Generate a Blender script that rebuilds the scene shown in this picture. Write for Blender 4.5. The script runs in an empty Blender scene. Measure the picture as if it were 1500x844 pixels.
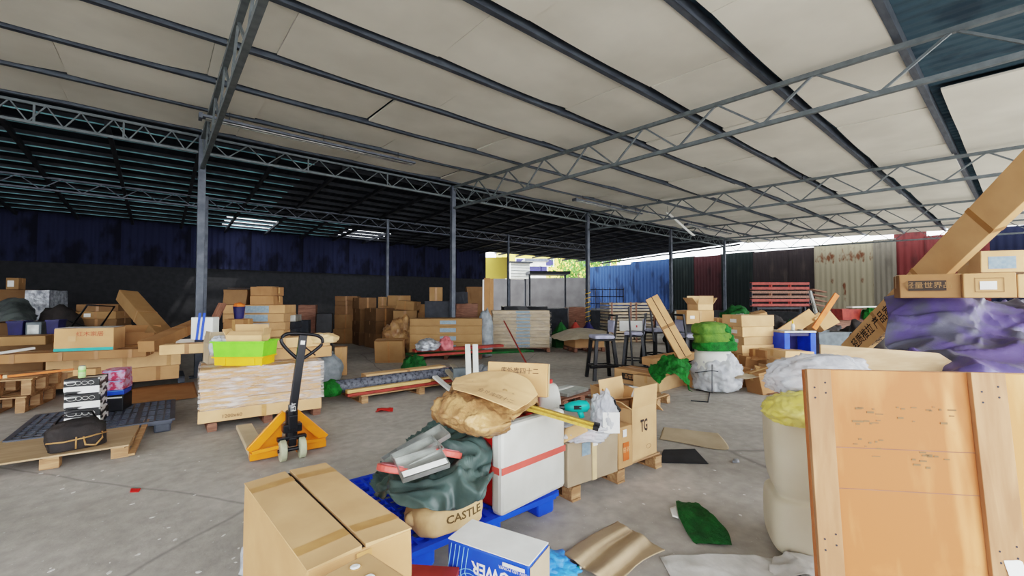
import bpy, bmesh, math, random
from mathutils import Vector, Matrix, noise, Euler
random.seed(7); noise.seed_set(5)
C = bpy.context.scene.collection
R = math.radians
# ------------------------------------------------------------------ camera geometry
FPX = 625.0; CAMH = 1.55; PITCH = math.atan(18/625)
F0 = Vector((0.6372, 0.7707, 0)); RT = Vector((0.7707, -0.6372, 0)); UPZ = Vector((0, 0, 1))
FW = F0*math.cos(PITCH) + UPZ*math.sin(PITCH); UP = UPZ*math.cos(PITCH) - F0*math.sin(PITCH)
CAM = Vector((0, 0, CAMH))
CY = -39.58  # world yaw (deg) of a face square to the camera
def ray(px, py):
    return FW + RT*((px-750)/FPX) + UP*((422-py)/FPX)
def P(px, py, Y):            # point on the pixel ray at forward distance Y
    d = ray(px, py); return CAM + d*(Y/d.dot(F0))
def G(px, py, z=0.0):        # point on the pixel ray at height z
    d = ray(px, py); return CAM + d*((z-CAMH)/d.z)
def cc(p): return p.dot(RT), p.dot(F0)
def W(x, Y, z=0.0): return RT*x + F0*Y + UPZ*z

# ------------------------------------------------------------------ materials
def _mat(name):
    m = bpy.data.materials.new(name); m.use_nodes = True
    nt = m.node_tree; b = nt.nodes['Principled BSDF']; return m, nt, b
def lin(c):
    return tuple(((v/255)/12.92 if v/255 <= .04045 else ((v/255+.055)/1.055)**2.4) for v in c) + (1,)
def mat(name, rgb, rgb2=None, rough=.7, scale=6, bump=0.0, bscale=40, metal=0, stretch=(1,1,1), detail=4, lo=.35, hi=.65, alpha=1, emit=None, coat=0):
    m, nt, b = _mat(name)
    N = nt.nodes; L = nt.links
    tc = N.new('ShaderNodeTexCoord'); mp = N.new('ShaderNodeMapping'); mp.inputs['Scale'].default_value = stretch
    L.new(tc.outputs['Object'], mp.inputs[0])
    c1 = lin(rgb); c2 = lin(rgb2) if rgb2 else tuple(v*.8 for v in c1[:3])+(1,)
    n = N.new('ShaderNodeTexNoise'); n.inputs['Scale'].default_value = scale; n.inputs['Detail'].default_value = detail
    L.new(mp.outputs[0], n.inputs['Vector'])
    r = N.new('ShaderNodeValToRGB'); r.color_ramp.elements[0].position = lo; r.color_ramp.elements[1].position = hi
    r.color_ramp.elements[0].color = c2; r.color_ramp.elements[1].color = c1
    L.new(n.outputs['Fac'], r.inputs[0]); L.new(r.outputs[0], b.inputs['Base Color'])
    b.inputs['Roughness'].default_value = rough; b.inputs['Metallic'].default_value = metal
    b.inputs['Specular IOR Level'].default_value = .35
    if coat: b.inputs['Coat Weight'].default_value = coat
    if bump:
        n2 = N.new('ShaderNodeTexNoise'); n2.inputs['Scale'].default_value = bscale; n2.inputs['Detail'].default_value = 5
        L.new(mp.outputs[0], n2.inputs['Vector'])
        bp = N.new('ShaderNodeBump'); bp.inputs['Strength'].default_value = bump; bp.inputs['Distance'].default_value = .02
        L.new(n2.outputs['Fac'], bp.inputs['Height']); L.new(bp.outputs[0], b.inputs['Normal'])
    if alpha < 1: b.inputs['Alpha'].default_value = alpha
    if emit: b.inputs['Emission Color'].default_value = lin(rgb); b.inputs['Emission Strength'].default_value = emit
    return m
def card(name, rgb):
    m, nt, b = _mat(name); N = nt.nodes; L = nt.links
    tc = N.new('ShaderNodeTexCoord'); oi = N.new('ShaderNodeObjectInfo')
    n = N.new('ShaderNodeTexNoise'); n.inputs['Scale'].default_value = 3.5; n.inputs['Detail'].default_value = 6; n.noise_dimensions = '4D'
    L.new(tc.outputs['Object'], n.inputs['Vector']); ml = N.new('ShaderNodeMath'); ml.operation = 'MULTIPLY'; ml.inputs[1].default_value = 30
    L.new(oi.outputs['Random'], ml.inputs[0]); L.new(ml.outputs[0], n.inputs['W'])
    r = N.new('ShaderNodeValToRGB'); c = lin(rgb)
    r.color_ramp.elements[0].position = .3; r.color_ramp.elements[1].position = .7
    r.color_ramp.elements[0].color = (c[0]*.78, c[1]*.74, c[2]*.7, 1); r.color_ramp.elements[1].color = c
    L.new(n.outputs['Fac'], r.inputs[0])
    hs = N.new('ShaderNodeHueSaturation'); mr = N.new('ShaderNodeMapRange'); mr.inputs['To Min'].default_value = .82; mr.inputs['To Max'].default_value = 1.12
    L.new(oi.outputs['Random'], mr.inputs[0]); L.new(mr.outputs[0], hs.inputs['Value']); L.new(r.outputs[0], hs.inputs['Color'])
    L.new(hs.outputs[0], b.inputs['Base Color']); b.inputs['Roughness'].default_value = .75; b.inputs['Specular IOR Level'].default_value = .25
    w = N.new('ShaderNodeTexWave'); w.inputs['Scale'].default_value = 40; w.bands_direction = 'Z'; L.new(tc.outputs['Object'], w.inputs['Vector'])
    bp = N.new('ShaderNodeBump'); bp.inputs['Strength'].default_value = .05; bp.inputs['Distance'].default_value = .004
    L.new(w.outputs['Fac'], bp.inputs['Height']); L.new(bp.outputs[0], b.inputs['Normal'])
    return m
def wood(name, a, bcol, scale=2.2, stretch=(1, 6, 1), rough=.6, blotch=None, grain=.16):
    m, nt, b = _mat(name); N = nt.nodes; L = nt.links
    tc = N.new('ShaderNodeTexCoord'); mp = N.new('ShaderNodeMapping'); mp.inputs['Scale'].default_value = stretch
    L.new(tc.outputs['Object'], mp.inputs[0])
    n = N.new('ShaderNodeTexNoise'); n.inputs['Scale'].default_value = scale; n.inputs['Detail'].default_value = 3; n.inputs['Distortion'].default_value = 1.2
    L.new(mp.outputs[0], n.inputs['Vector'])
    w = N.new('ShaderNodeMath'); w.operation = 'MULTIPLY'; w.inputs[1].default_value = 9; L.new(n.outputs['Fac'], w.inputs[0])
    s = N.new('ShaderNodeMath'); s.operation = 'SINE'; L.new(w.outputs[0], s.inputs[0])
    n2 = N.new('ShaderNodeTexNoise'); n2.inputs['Scale'].default_value = 4; n2.inputs['Detail'].default_value = 8; L.new(mp.outputs[0], n2.inputs['Vector'])
    ad = N.new('ShaderNodeMath'); ad.operation = 'MULTIPLY_ADD'; ad.inputs[1].default_value = grain; L.new(s.outputs[0], ad.inputs[0]); L.new(n2.outputs['Fac'], ad.inputs[2])
    r = N.new('ShaderNodeValToRGB'); r.color_ramp.elements[0].position = .3; r.color_ramp.elements[1].position = .7
    r.color_ramp.elements[0].color = lin(bcol); r.color_ramp.elements[1].color = lin(a)
    L.new(ad.outputs[0], r.inputs[0]); out = r.outputs[0]
    if blotch:
        n3 = N.new('ShaderNodeTexNoise'); n3.inputs['Scale'].default_value = 5; n3.inputs['Detail'].default_value = 6; L.new(tc.outputs['Object'], n3.inputs['Vector'])
        r3 = N.new('ShaderNodeValToRGB'); r3.color_ramp.elements[0].position = .62; r3.color_ramp.elements[1].position = .72
        mx = N.new('ShaderNodeMix'); mx.data_type = 'RGBA'; L.new(n3.outputs['Fac'], r3.inputs[0]); L.new(r3.outputs[0], mx.inputs['Factor'])
        L.new(out, mx.inputs['A']); mx.inputs['B'].default_value = lin(blotch); out = mx.outputs['Result']
    L.new(out, b.inputs['Base Color']); b.inputs['Roughness'].default_value = rough; b.inputs['Specular IOR Level'].default_value = .3
    return m
def ribs(name, rgb, rgb2=None, axis='X', sc=3.2, strength=.8, rust=None, rough=.5, rlo=.5, rhi=.6, rscale=1.5):
    m, nt, b = _mat(name); N = nt.nodes; L = nt.links
    tc = N.new('ShaderNodeTexCoord')
    n = N.new('ShaderNodeTexNoise'); n.inputs['Scale'].default_value = rscale; n.inputs['Detail'].default_value = 8
    mp = N.new('ShaderNodeMapping'); mp.inputs['Scale'].default_value = (1, 1, .45); L.new(tc.outputs['Object'], mp.inputs[0]); L.new(mp.outputs[0], n.inputs['Vector'])
    r = N.new('ShaderNodeValToRGB'); r.color_ramp.elements[0].position = rlo; r.color_ramp.elements[1].position = rhi
    r.color_ramp.elements[0].color = lin(rgb); r.color_ramp.elements[1].color = lin(rust or rgb2 or rgb)
    L.new(n.outputs['Fac'], r.inputs[0]); L.new(r.outputs[0], b.inputs['Base Color'])
    b.inputs['Roughness'].default_value = .85; b.inputs['Metallic'].default_value = 0; b.inputs['Specular IOR Level'].default_value = .08
    w = N.new('ShaderNodeTexWave'); w.inputs['Scale'].default_value = sc; w.bands_direction = axis; w.inputs['Distortion'].default_value = 0
    L.new(tc.outputs['Object'], w.inputs['Vector'])
    bp = N.new('ShaderNodeBump'); bp.inputs['Strength'].default_value = strength; bp.inputs['Distance'].default_value = .05
    L.new(w.outputs['Fac'], bp.inputs['Height']); L.new(bp.outputs[0], b.inputs['Normal'])
    return m
def film(name, rgb, a0=.15, a1=.75, scale=5, stretch=(1, 1, 6), rough=.25, lo=.4, hi=.65):
    m = mat(name, rgb, rgb, rough=rough, bump=.5, bscale=18, stretch=stretch)
    nt = m.node_tree; N = nt.nodes; L = nt.links; b = N['Principled BSDF']
    tc = N.new('ShaderNodeTexCoord'); mp = N.new('ShaderNodeMapping'); mp.inputs['Scale'].default_value = stretch
    L.new(tc.outputs['Object'], mp.inputs[0])
    n = N.new('ShaderNodeTexNoise'); n.inputs['Scale'].default_value = scale; n.inputs['Detail'].default_value = 6; L.new(mp.outputs[0], n.inputs['Vector'])
    mr = N.new('ShaderNodeMapRange'); mr.inputs['From Min'].default_value = lo; mr.inputs['From Max'].default_value = hi
    mr.inputs['To Min'].default_value = a0; mr.inputs['To Max'].default_value = a1
    L.new(n.outputs['Fac'], mr.inputs[0]); L.new(mr.outputs[0], b.inputs['Alpha'])
    return m

M = {}
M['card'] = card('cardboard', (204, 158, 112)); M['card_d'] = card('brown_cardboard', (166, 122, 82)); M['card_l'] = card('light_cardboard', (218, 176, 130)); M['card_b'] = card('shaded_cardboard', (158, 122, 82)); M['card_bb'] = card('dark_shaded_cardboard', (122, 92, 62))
M['card_in'] = card('inner_cardboard', (190, 150, 104)); M['card_g'] = card('grey_cardboard', (190, 172, 146))
M['dark_in'] = mat('dark_gap', (38, 30, 24), rough=.9)
M['tape'] = mat('brown_tape', (196, 150, 98), (180, 134, 84), rough=.3, scale=12)
M['tape_d'] = mat('dark_tape', (160, 112, 66), rough=.35); M['tape_c'] = mat('cream_tape', (222, 196, 152), rough=.3)
M['ink_g'] = mat('gold_brown_ink', (96, 74, 40), rough=.7); M['ink'] = mat('black_ink', (52, 42, 36), rough=.8); M['ink_l'] = mat('faded_ink', (120, 92, 62), rough=.8)
M['ink_red'] = mat('red_ink', (190, 84, 62), rough=.8); M['ink_or'] = mat('orange_ink', (214, 100, 44), rough=.8); M['ink_blue'] = mat('blue_ink', (120, 142, 158), (140, 158, 168), rough=.8, scale=30)
M['paper'] = mat('white_paper', (236, 236, 232), (222, 222, 218), rough=.7)
M['wood'] = wood('pallet_wood', (196, 158, 116), (150, 112, 78), stretch=(1, 8, 8)); M['wood_r'] = wood('red_brown_wood', (150, 104, 84), (112, 76, 60), stretch=(1, 8, 8))
M['wood_y'] = wood('yellow_pine', (228, 194, 134), (204, 164, 104), stretch=(1, 8, 8)); M['wood_o'] = mat('orange_wood', (224, 120, 48), (196, 96, 36), rough=.5)
M['wood_red'] = mat('red_painted_wood', (160, 58, 46), (128, 42, 36), rough=.6)
M['ply_o'] = wood('orange_plywood', (200, 132, 84), (162, 94, 52), scale=1.5, grain=.26, stretch=(2.0, 2.0, .5), blotch=(176, 104, 60))
M['ply_l'] = wood('light_plywood', (210, 154, 100), (182, 122, 72), grain=.24, scale=1.2, stretch=(2.2, 2.2, .6), blotch=(204, 150, 104))
M['ply_b'] = wood('batten_wood', (174, 130, 94), (146, 104, 72), stretch=(5, 5, .7), blotch=(166, 116, 80))
M['ply_p'] = wood('pale_plywood', (206, 178, 144), (176, 146, 112), stretch=(.8, 4, 4), blotch=(190, 140, 104))
M['ply_f'] = wood('grey_brown_plywood', (186, 158, 126), (162, 134, 102), stretch=(.6, 3, 3))
M['steel'] = mat('grey_steel', (104, 112, 116), (88, 96, 100), rough=.55, metal=.3, scale=9)
M['steel_c'] = mat('column_steel', (92, 98, 108), (70, 76, 86), rough=.5, metal=.3, scale=5)
M['steel_d'] = mat('dark_steel', (40, 44, 52), (30, 32, 38), rough=.6, metal=.2)
M['purlin'] = mat('purlin_steel', (84, 92, 102), (66, 72, 82), rough=.5, metal=.4, scale=4, stretch=(1, 4, 4))
M['teal'] = mat('teal_painted_glint', (110, 160, 170), (60, 90, 100), rough=.4, scale=3, emit=.035)  # faint glow in the colour imitates daylight glinting through roof gaps
M['black'] = mat('black_plastic', (30, 31, 36), (22, 22, 26), rough=.45); M['blackm'] = mat('black_metal', (24, 24, 28), rough=.35, metal=.3)
M['plb'] = mat('black_pallet_plastic', (74, 80, 92), (58, 62, 72), rough=.5, scale=10)
M['blue'] = mat('blue_plastic', (24, 78, 214), (20, 64, 190), rough=.4); M['navy'] = mat('navy_plastic', (34, 34, 90), (26, 26, 70), rough=.45)
M['bluebox'] = mat('blue_print', (34, 84, 206), (28, 70, 184), rough=.4); M['lblue'] = mat('light_blue_ink', (132, 186, 240), rough=.5)
M['white'] = mat('white_plastic', (226, 228, 222), (206, 208, 200), rough=.35, scale=3); M['whitep'] = mat('white_shell', (206, 206, 200), (184, 183, 174), rough=.3, scale=2.5, detail=6)
M['red'] = mat('red_plastic', (206, 44, 38), (186, 34, 30), rough=.4); M['redstripe'] = mat('red_stripe', (222, 90, 80), rough=.4)
M['yellow'] = mat('yellow_plastic', (242, 186, 30), (230, 170, 20), rough=.4); M['green'] = mat('green_plastic', (126, 222, 54), (112, 206, 44), rough=.4)
M['orange'] = mat('jack_orange', (234, 134, 22), (216, 118, 16), rough=.35, coat=.3)
M['wheel'] = mat('wheel_rubber', (176, 178, 150), (150, 150, 124), rough=.6); M['chrome'] = mat('chrome', (150, 152, 156), rough=.3, metal=.9)
M['silver'] = mat('silver_aluminium', (176, 178, 174), (140, 142, 138), rough=.35, metal=.7, scale=6)
M['tarpg'] = mat('green_tarp', (78, 96, 92), (56, 72, 70), rough=.35, scale=5, bump=.25, bscale=16)
M['tarpp'] = mat('purple_tarp', (84, 74, 124), (80, 80, 94), rough=.45, scale=2.4, bump=.7, bscale=7, lo=.44, hi=.54, detail=8)
M['tarpy'] = mat('grey_tarp', (92, 98, 96), (70, 74, 74), rough=.5, bump=.3, bscale=14)
M['beige'] = mat('beige_tarp', (170, 158, 138), (150, 140, 122), rough=.6)
M['net'] = mat('green_netting', (24, 120, 40), (12, 84, 26), rough=.75, bump=1, bscale=70, scale=14)
M['olive'] = mat('green_sacking', (100, 136, 52), (72, 112, 42), rough=.8, bump=.8, bscale=60, scale=10)
M['netd'] = mat('dark_green_cloth', (22, 92, 38), (14, 64, 26), rough=.8, bump=.8, bscale=30, scale=10)
M['bagw'] = mat('white_bag_film', (220, 222, 226), (186, 190, 198), rough=.25, alpha=.72, bump=.6, bscale=20)
M['bagy'] = mat('yellow_bag_film', (228, 214, 130), (216, 198, 96), rough=.3, alpha=.85, bump=.4, bscale=18)
M['bagb'] = mat('blue_bag_film', (70, 150, 220), (30, 100, 200), rough=.3, alpha=.9, bump=.6, bscale=20)
M['bagg'] = mat('grey_bag_film', (150, 158, 164), (110, 118, 124), rough=.35, bump=.6, bscale=14)
M['bagd'] = mat('dark_wrap', (34, 36, 44), (100, 104, 116), rough=.25, bump=.8, bscale=30, scale=20, lo=.45, hi=.7)
M['foil'] = mat('silver_foil', (190, 194, 200), (110, 114, 122), rough=.3, metal=.4, bump=1, bscale=16, scale=9)
M['pink'] = mat('pink_film', (214, 120, 124), (186, 90, 96), rough=.4, bump=.6, bscale=16)
M['wrap'] = film('stretch_wrap', (232, 228, 224), .05, .6, 4.5, (1, 1, 7)); M['wrapd'] = film('old_stretch_wrap', (200, 196, 190), .0, .3, 4, (1, 1, 5))
M['crumple'] = mat('crumpled_brown_film', (186, 146, 100), (140, 100, 66), rough=.3, bump=.8, bscale=22, scale=7)
M['tank'] = mat('translucent_white_plastic', (206, 197, 176), (188, 177, 152), rough=.4, scale=1.6, bump=.05)
M['kraft'] = mat('kraft_sheet', (184, 162, 134), (164, 142, 114), rough=.8, scale=3)
M['sack'] = mat('kraft_sack', (218, 184, 138), (196, 160, 114), rough=.7, bump=.3, bscale=14)
M['tool'] = mat('teal_tool', (16, 170, 160), (10, 146, 140), rough=.4); M['tealbox'] = mat('teal_card', (34, 120, 122), rough=.6)
M['gold'] = mat('gold_rail', (206, 170, 84), (176, 140, 60), rough=.35, metal=.5, stretch=(1, 20, 20), scale=3)
M['cush'] = mat('lavender_grey_cushion', (176, 178, 200), (150, 152, 176), rough=.6)
M['bagbody'] = mat('black_brown_canvas', (44, 38, 36), (30, 26, 26), rough=.75, bump=.3); M['tan'] = mat('tan_leather', (176, 132, 82), rough=.5)
M['gift'] = mat('gift_print', (196, 60, 90), (210, 180, 210), rough=.4, scale=22, lo=.42, hi=.58); M['giftb'] = mat('blue_print_box', (40, 60, 170), (90, 40, 120), rough=.4, scale=14)
M['swirl'] = mat('black_white_print', (236, 236, 236), (24, 24, 26), rough=.4, scale=5, stretch=(.6, 1, 3), lo=.5, hi=.53, detail=1.5)
M['can'] = mat('green_white_can', (226, 226, 190), (120, 200, 90), rough=.3, stretch=(.1, .1, 3), scale=6)
M['cream'] = mat('cream_insulation', (222, 220, 210), (204, 202, 192), rough=.8, scale=.8, bump=.12, bscale=3)
M['cloud'] = mat('white_dirty_sheet', (206, 204, 200), (176, 174, 168), rough=.7, bump=.4, bscale=10)
M['debris'] = mat('debris_white', (224, 222, 218), rough=.7)
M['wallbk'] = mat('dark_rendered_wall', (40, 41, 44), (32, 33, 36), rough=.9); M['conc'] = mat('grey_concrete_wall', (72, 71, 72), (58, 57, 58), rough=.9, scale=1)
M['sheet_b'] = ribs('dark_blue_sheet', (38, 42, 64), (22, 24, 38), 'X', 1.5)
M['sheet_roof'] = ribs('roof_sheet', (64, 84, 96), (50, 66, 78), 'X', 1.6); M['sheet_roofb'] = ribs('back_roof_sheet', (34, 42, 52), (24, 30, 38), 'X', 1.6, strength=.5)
M['yelb'] = mat('yellow_building', (212, 188, 92), (200, 176, 80), rough=.8, scale=.4)
M['leaf'] = mat('leaves', (90, 130, 50), (50, 90, 30), rough=.8, scale=6)

def floor_mat():
    m, nt, b = _mat('concrete_floor'); N = nt.nodes; L = nt.links
    tc = N.new('ShaderNodeTexCoord')
    def ns(s, d, v=tc.outputs['Object']):
        n = N.new('ShaderNodeTexNoise'); n.inputs['Scale'].default_value = s; n.inputs['Detail'].default_value = d; L.new(v, n.inputs['Vector']); return n
    def ramp(src, a, c1, bb, c2):
        r = N.new('ShaderNodeValToRGB'); r.color_ramp.elements[0].position = a; r.color_ramp.elements[1].position = bb
        r.color_ramp.elements[0].color = c1; r.color_ramp.elements[1].color = c2; L.new(src, r.inputs[0]); return r
    r1 = ramp(ns(.7, 8).outputs['Fac'], .3, lin((152, 146, 138)), .72, lin((188, 182, 174)))
    r2 = ramp(ns(9, 8).outputs['Fac'], .3, (.78, .78, .78, 1), .75, (1.1, 1.1, 1.1, 1))
    mx = N.new('ShaderNodeMix'); mx.data_type = 'RGBA'; mx.blend_type = 'MULTIPLY'; mx.inputs['Factor'].default_value = 1
    L.new(r1.outputs[0], mx.inputs['A']); L.new(r2.outputs[0], mx.inputs['B'])
    r3 = ramp(ns(45, 3).outputs['Fac'], .68, (0, 0, 0, 1), .74, (1, 1, 1, 1))
    mx2 = N.new('ShaderNodeMix'); mx2.data_type = 'RGBA'; L.new(r3.outputs[0], mx2.inputs['Factor']); L.new(mx.outputs['Result'], mx2.inputs['A']); mx2.inputs['B'].default_value = lin((196, 194, 190))
    # cracks and a pour joint
    vz = N.new('ShaderNodeTexVoronoi'); vz.feature = 'DISTANCE_TO_EDGE'; vz.inputs['Scale'].default_value = .22
    nd = ns(1.3, 5); md = N.new('ShaderNodeMix'); md.data_type = 'VECTOR'; md.inputs['Factor'].default_value = .12
    L.new(tc.outputs['Object'], md.inputs['A']); L.new(nd.outputs['Color'], md.inputs['B']); L.new(md.outputs['Result'], vz.inputs['Vector'])
    r4 = ramp(vz.outputs['Distance'], .0004, (.55, .55, .55, 1), .0016, (0, 0, 0, 1))
    mx3 = N.new('ShaderNodeMix'); mx3.data_type = 'RGBA'; L.new(r4.outputs[0], mx3.inputs['Factor']); L.new(mx2.outputs['Result'], mx3.inputs['A']); mx3.inputs['B'].default_value = lin((92, 90, 88))
    L.new(mx3.outputs['Result'], b.inputs['Base Color']); b.inputs['Roughness'].default_value = .82
    bp = N.new('ShaderNodeBump'); bp.inputs['Strength'].default_value = .25; bp.inputs['Distance'].default_value = .01
    L.new(ns(30, 6).outputs['Fac'], bp.inputs['Height']); L.new(bp.outputs[0], b.inputs['Normal'])
    return m
M['floor'] = floor_mat()

# ------------------------------------------------------------------ mesh helpers
class MB:
    def __init__(s): s.v = []; s.f = []
    def add(s, vs, fs):
        o = len(s.v); s.v += [Vector(v) for v in vs]; s.f += [tuple(i+o for i in f) for f in fs]; return s
    def box(s, c, d, rot=None):
        x, y, z = d[0]/2, d[1]/2, d[2]/2
        vs = [Vector((a, b_, c_)) for a in (-x, x) for b_ in (-y, y) for c_ in (-z, z)]
        if rot: m = Euler(rot).to_matrix(); vs = [m @ v for v in vs]
        return s.add([v+Vector(c) for v in vs], [(0,1,3,2),(4,6,7,5),(0,4,5,1),(2,3,7,6),(0,2,6,4),(1,5,7,3)])
    def bar(s, a, b, w, h, up=(0, 0, 1)):
        a = Vector(a); b = Vector(b); d = (b-a).normalized(); u = Vector(up)
        if abs(d.dot(u)) > .98: u = Vector((0, 1, 0))
        sd = d.cross(u).normalized()*w/2; u = sd.cross(d).normalized()*h/2
        vs = [p+sx*sd+sz*u for p in (a, b) for sx in (-1, 1) for sz in (-1, 1)]
        return s.add(vs, [(0,1,3,2),(4,6,7,5),(0,4,5,1),(2,3,7,6),(0,2,6,4),(1,5,7,3)])
    def tube(s, pts, r, n=10, close=False, cap=True):
        pts = [Vector(p) for p in pts]; k = len(pts); rings = []
        rr = r if isinstance(r, (list, tuple)) else [r]*k
        ref = Vector((0, 0, 1))
        for i, p in enumerate(pts):
            a = pts[(i-1) % k] if (close or i > 0) else p; b = pts[(i+1) % k] if (close or i < k-1) else p
            d = (b-a).normalized(); u = ref if abs(d.dot(ref)) < .9 else Vector((1, 0, 0))
            sd = d.cross(u).normalized(); u = sd.cross(d)
            rings.append([p+(sd*math.cos(t)+u*math.sin(t))*rr[i] for t in [2*math.pi*j/n for j in range(n)]])
        vs = [v for r_ in rings for v in r_]; fs = []
        for i in range(k if close else k-1):
            for j in range(n):
                a = i*n+j; b = i*n+(j+1) % n; c = ((i+1) % k)*n+(j+1) % n; d = ((i+1) % k)*n+j; fs.append((a, b, c, d))
        if not close and cap: fs += [tuple(range(n))[::-1], tuple(range((k-1)*n, k*n))]
        return s.add(vs, fs)
    def prism(s, pts, z0, z1):
        n = len(pts); vs = [(x, y, z0) for x, y in pts]+[(x, y, z1) for x, y in pts]
        return s.add(vs, [tuple(range(n))[::-1], tuple(range(n, 2*n))]+[(i, (i+1) % n, n+(i+1) % n, n+i) for i in range(n)])
    def build(s, name, m, parent=None, bev=0, smooth=False, loc=None, rotz=0):
        me = bpy.data.meshes.new(name); me.from_pydata([tuple(v) for v in s.v], [], s.f)
        bm = bmesh.new(); bm.from_mesh(me); bmesh.ops.recalc_face_normals(bm, faces=bm.faces)
        bm.to_mesh(me); bm.free()
        me.materials.append(M[m] if isinstance(m, str) else m)
        if smooth:
            for p in me.polygons: p.use_smooth = True
        o = bpy.data.objects.new(name, me); C.objects.link(o)
        if bev:
            md = o.modifiers.new('b', 'BEVEL'); md.width = bev; md.segments = 2; md.limit_method = 'ANGLE'
        if parent: o.parent = parent
        if loc is not None: o.location = loc
        if rotz: o.rotation_euler = (0, 0, rotz)
        return o
def tag(o, label, cat, group=None, kind=None):
    o['label'] = label; o['category'] = cat
    if group: o['group'] = group
    if kind: o['kind'] = kind
    return o
def thing(name, label, cat, loc=(0, 0, 0), rot=0, group=None):
    o = bpy.data.objects.new(name, None); C.objects.link(o); o.empty_display_size = .1
    o.location = loc; o.rotation_euler = rot if isinstance(rot, tuple) else (0, 0, rot)
    return tag(o, label, cat, group)
def struct(o): o['kind'] = 'structure'; return o
def cp(o, parent=None):
    n = o.copy(); C.objects.link(n)
    if parent: n.parent = parent; n.matrix_parent_inverse = o.matrix_parent_inverse
    for ch in list(o.children): cp(ch, n)
    return n
_txt = {}
def text(body, parent, loc, rot, size, m, name='printed_text', sx=1, width=None, bold=0):
    cu = bpy.data.curves.new('t', 'FONT'); cu.body = body; cu.size = size; cu.align_x = 'CENTER'; cu.align_y = 'CENTER'; cu.offset = bold; cu.resolution_u = 2
    ob = bpy.data.objects.new('t', cu); C.objects.link(ob); bpy.context.view_layer.update()
    me = bpy.data.meshes.new_from_object(ob.evaluated_get(bpy.context.evaluated_depsgraph_get()))
    bpy.data.objects.remove(ob); me.materials.clear(); me.materials.append(M[m])
    o = bpy.data.objects.new(name, me); C.objects.link(o); o.parent = parent; o.location = loc; o.rotation_euler = rot; o.scale = (sx, 1, 1)
    return o
# ------------------------------------------------------------------ placing helpers: return (cx,cy,z0,yaw,L,D,H)
def _pose(a, b, dep, z0, h):
    d = b-a; d.z = 0; L = d.length; yaw = math.atan2(d.y, d.x); n = Vector((-math.sin(yaw), math.cos(yaw), 0))
    c = (a+b)/2+n*dep/2
    return (c.x, c.y, z0, yaw, L, dep, h)
def fa(pxl, pxr, Y, ang=39.6, dep=.4, b=None, t=None, z0=None, h=None):
    """front face: left pixel column at depth Y, running at `ang` degrees from the camera's right"""
    pyb = b if b is not None else 500
    xl = cc(P(pxl, pyb, Y))[0]; r = cc(P(pxr, pyb, 1))[0]
    a = R(ang); s = (r*Y-xl)/(math.cos(a)-r*math.sin(a))
    if z0 is None: z0 = max(0, P(pxl, b, Y).z)
    if h is None: h = max(.02, P(pxl, t, Y).z-z0)
    A = W(xl, Y); B = W(xl+s*math.cos(a), Y+s*math.sin(a))
    return _pose(A, B, dep, z0, h)
def gf(pl, pr, dep, z0=0, t=None, h=None):
    A = G(*pl, z0); B = G(*pr, z0)
    if h is None: h = P(pl[0], t, cc(A)[1]).z-z0
    return _pose(A, B, dep, z0, h)
def tf(pl, pr, zt, dep, z0):
    A = G(*pl, zt); B = G(*pr, zt); return _pose(A, B, dep, z0, zt-z0)
def up(p, h=None, dx=0, dy=0, dyaw=0, L=None, D=None, gap=.002):   # pose resting on pose p
    c, s = math.cos(p[3]), math.sin(p[3])
    return (p[0]+c*dx-s*dy, p[1]+s*dx+c*dy, p[2]+p[6]+gap, p[3]+R(dyaw), L or p[4], D or p[5], h or p[6])

def boxmesh(L, D, H, wob, seed, z0=0):
    bm = bmesh.new(); bmesh.ops.create_cube(bm, size=1)
    if wob > .004: bmesh.ops.subdivide_edges(bm, edges=bm.edges[:], cuts=3, use_grid_fill=True)
    for v in bm.verts:
        k = Vector((v.co.x*L, v.co.y*D, (v.co.z+.5)*H))
        if wob > .004:
            n = noise.noise_vector(k*3+Vector((seed*7.3, seed*3.1, 0)))
            k += Vector((n.x, n.y, n.z*(.5 if v.co.z > -.49 else 0)))*wob
        v.co = k
    return bm
_seed = [0]
def carton(p, label, m='card', tape='tape', wob=.008, name='cardboard_box', group=None, stick=None, seam=True, rot=None, cat='box', vt=True, layers=0, flaps=True, side=False):
    """a closed carton; children: tape, shipping_label"""
    x, y, z, yaw, L, D, H = p; _seed[0] += 1; sd = _seed[0]
    bm = boxmesh(L, D, H, wob, sd)
    me = bpy.data.meshes.new(name); bm.to_mesh(me); bm.free(); me.materials.append(M[m])
    o = bpy.data.objects.new(name, me); C.objects.link(o); o.location = (x, y, z); o.rotation_euler = rot or (0, 0, yaw)
    md = o.modifiers.new('b', 'BEVEL'); md.width = min(.008, H*.1); md.segments = 2; md.limit_method = 'ANGLE'; md.angle_limit = R(50)
    tag(o, label, cat, group)
    e = wob*.6+.0015
    if tape and seam:
        tw = min(.055, D*.22)
        mb = MB(); mb.box((0, 0, H+e), (L+.002, tw, .0015)); mb.box((L/2+e, 0, H-.06), (.0015, tw, .12 if H > .13 else H*.9)); mb.box((-L/2-e, 0, H-.06 if H > .13 else H/2), (.0015, tw, .12 if H > .13 else H*.9))
        mb.build('tape', tape, o)
    if tape and vt:
        tw = min(.05, L*.15)
        MB().box((0, -D/2-e, H/2), (tw, .0015, H*.98)).build('tape', tape, o)
    if stick:
        sx, sz, sw, sh = stick
        MB().box((sx*L, -D/2-e-.001, sz*H), (sw, .0015, sh)).build('shipping_label', 'paper', o)
    if side: MB().box((-L/2-e-.004, -D*.1, H*.5), (.0015, min(.16, D*.4), min(.07, H*.5))).build('shipping_label', 'paper', o)
    return o
from mathutils.bvhtree import BVHTree
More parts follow.
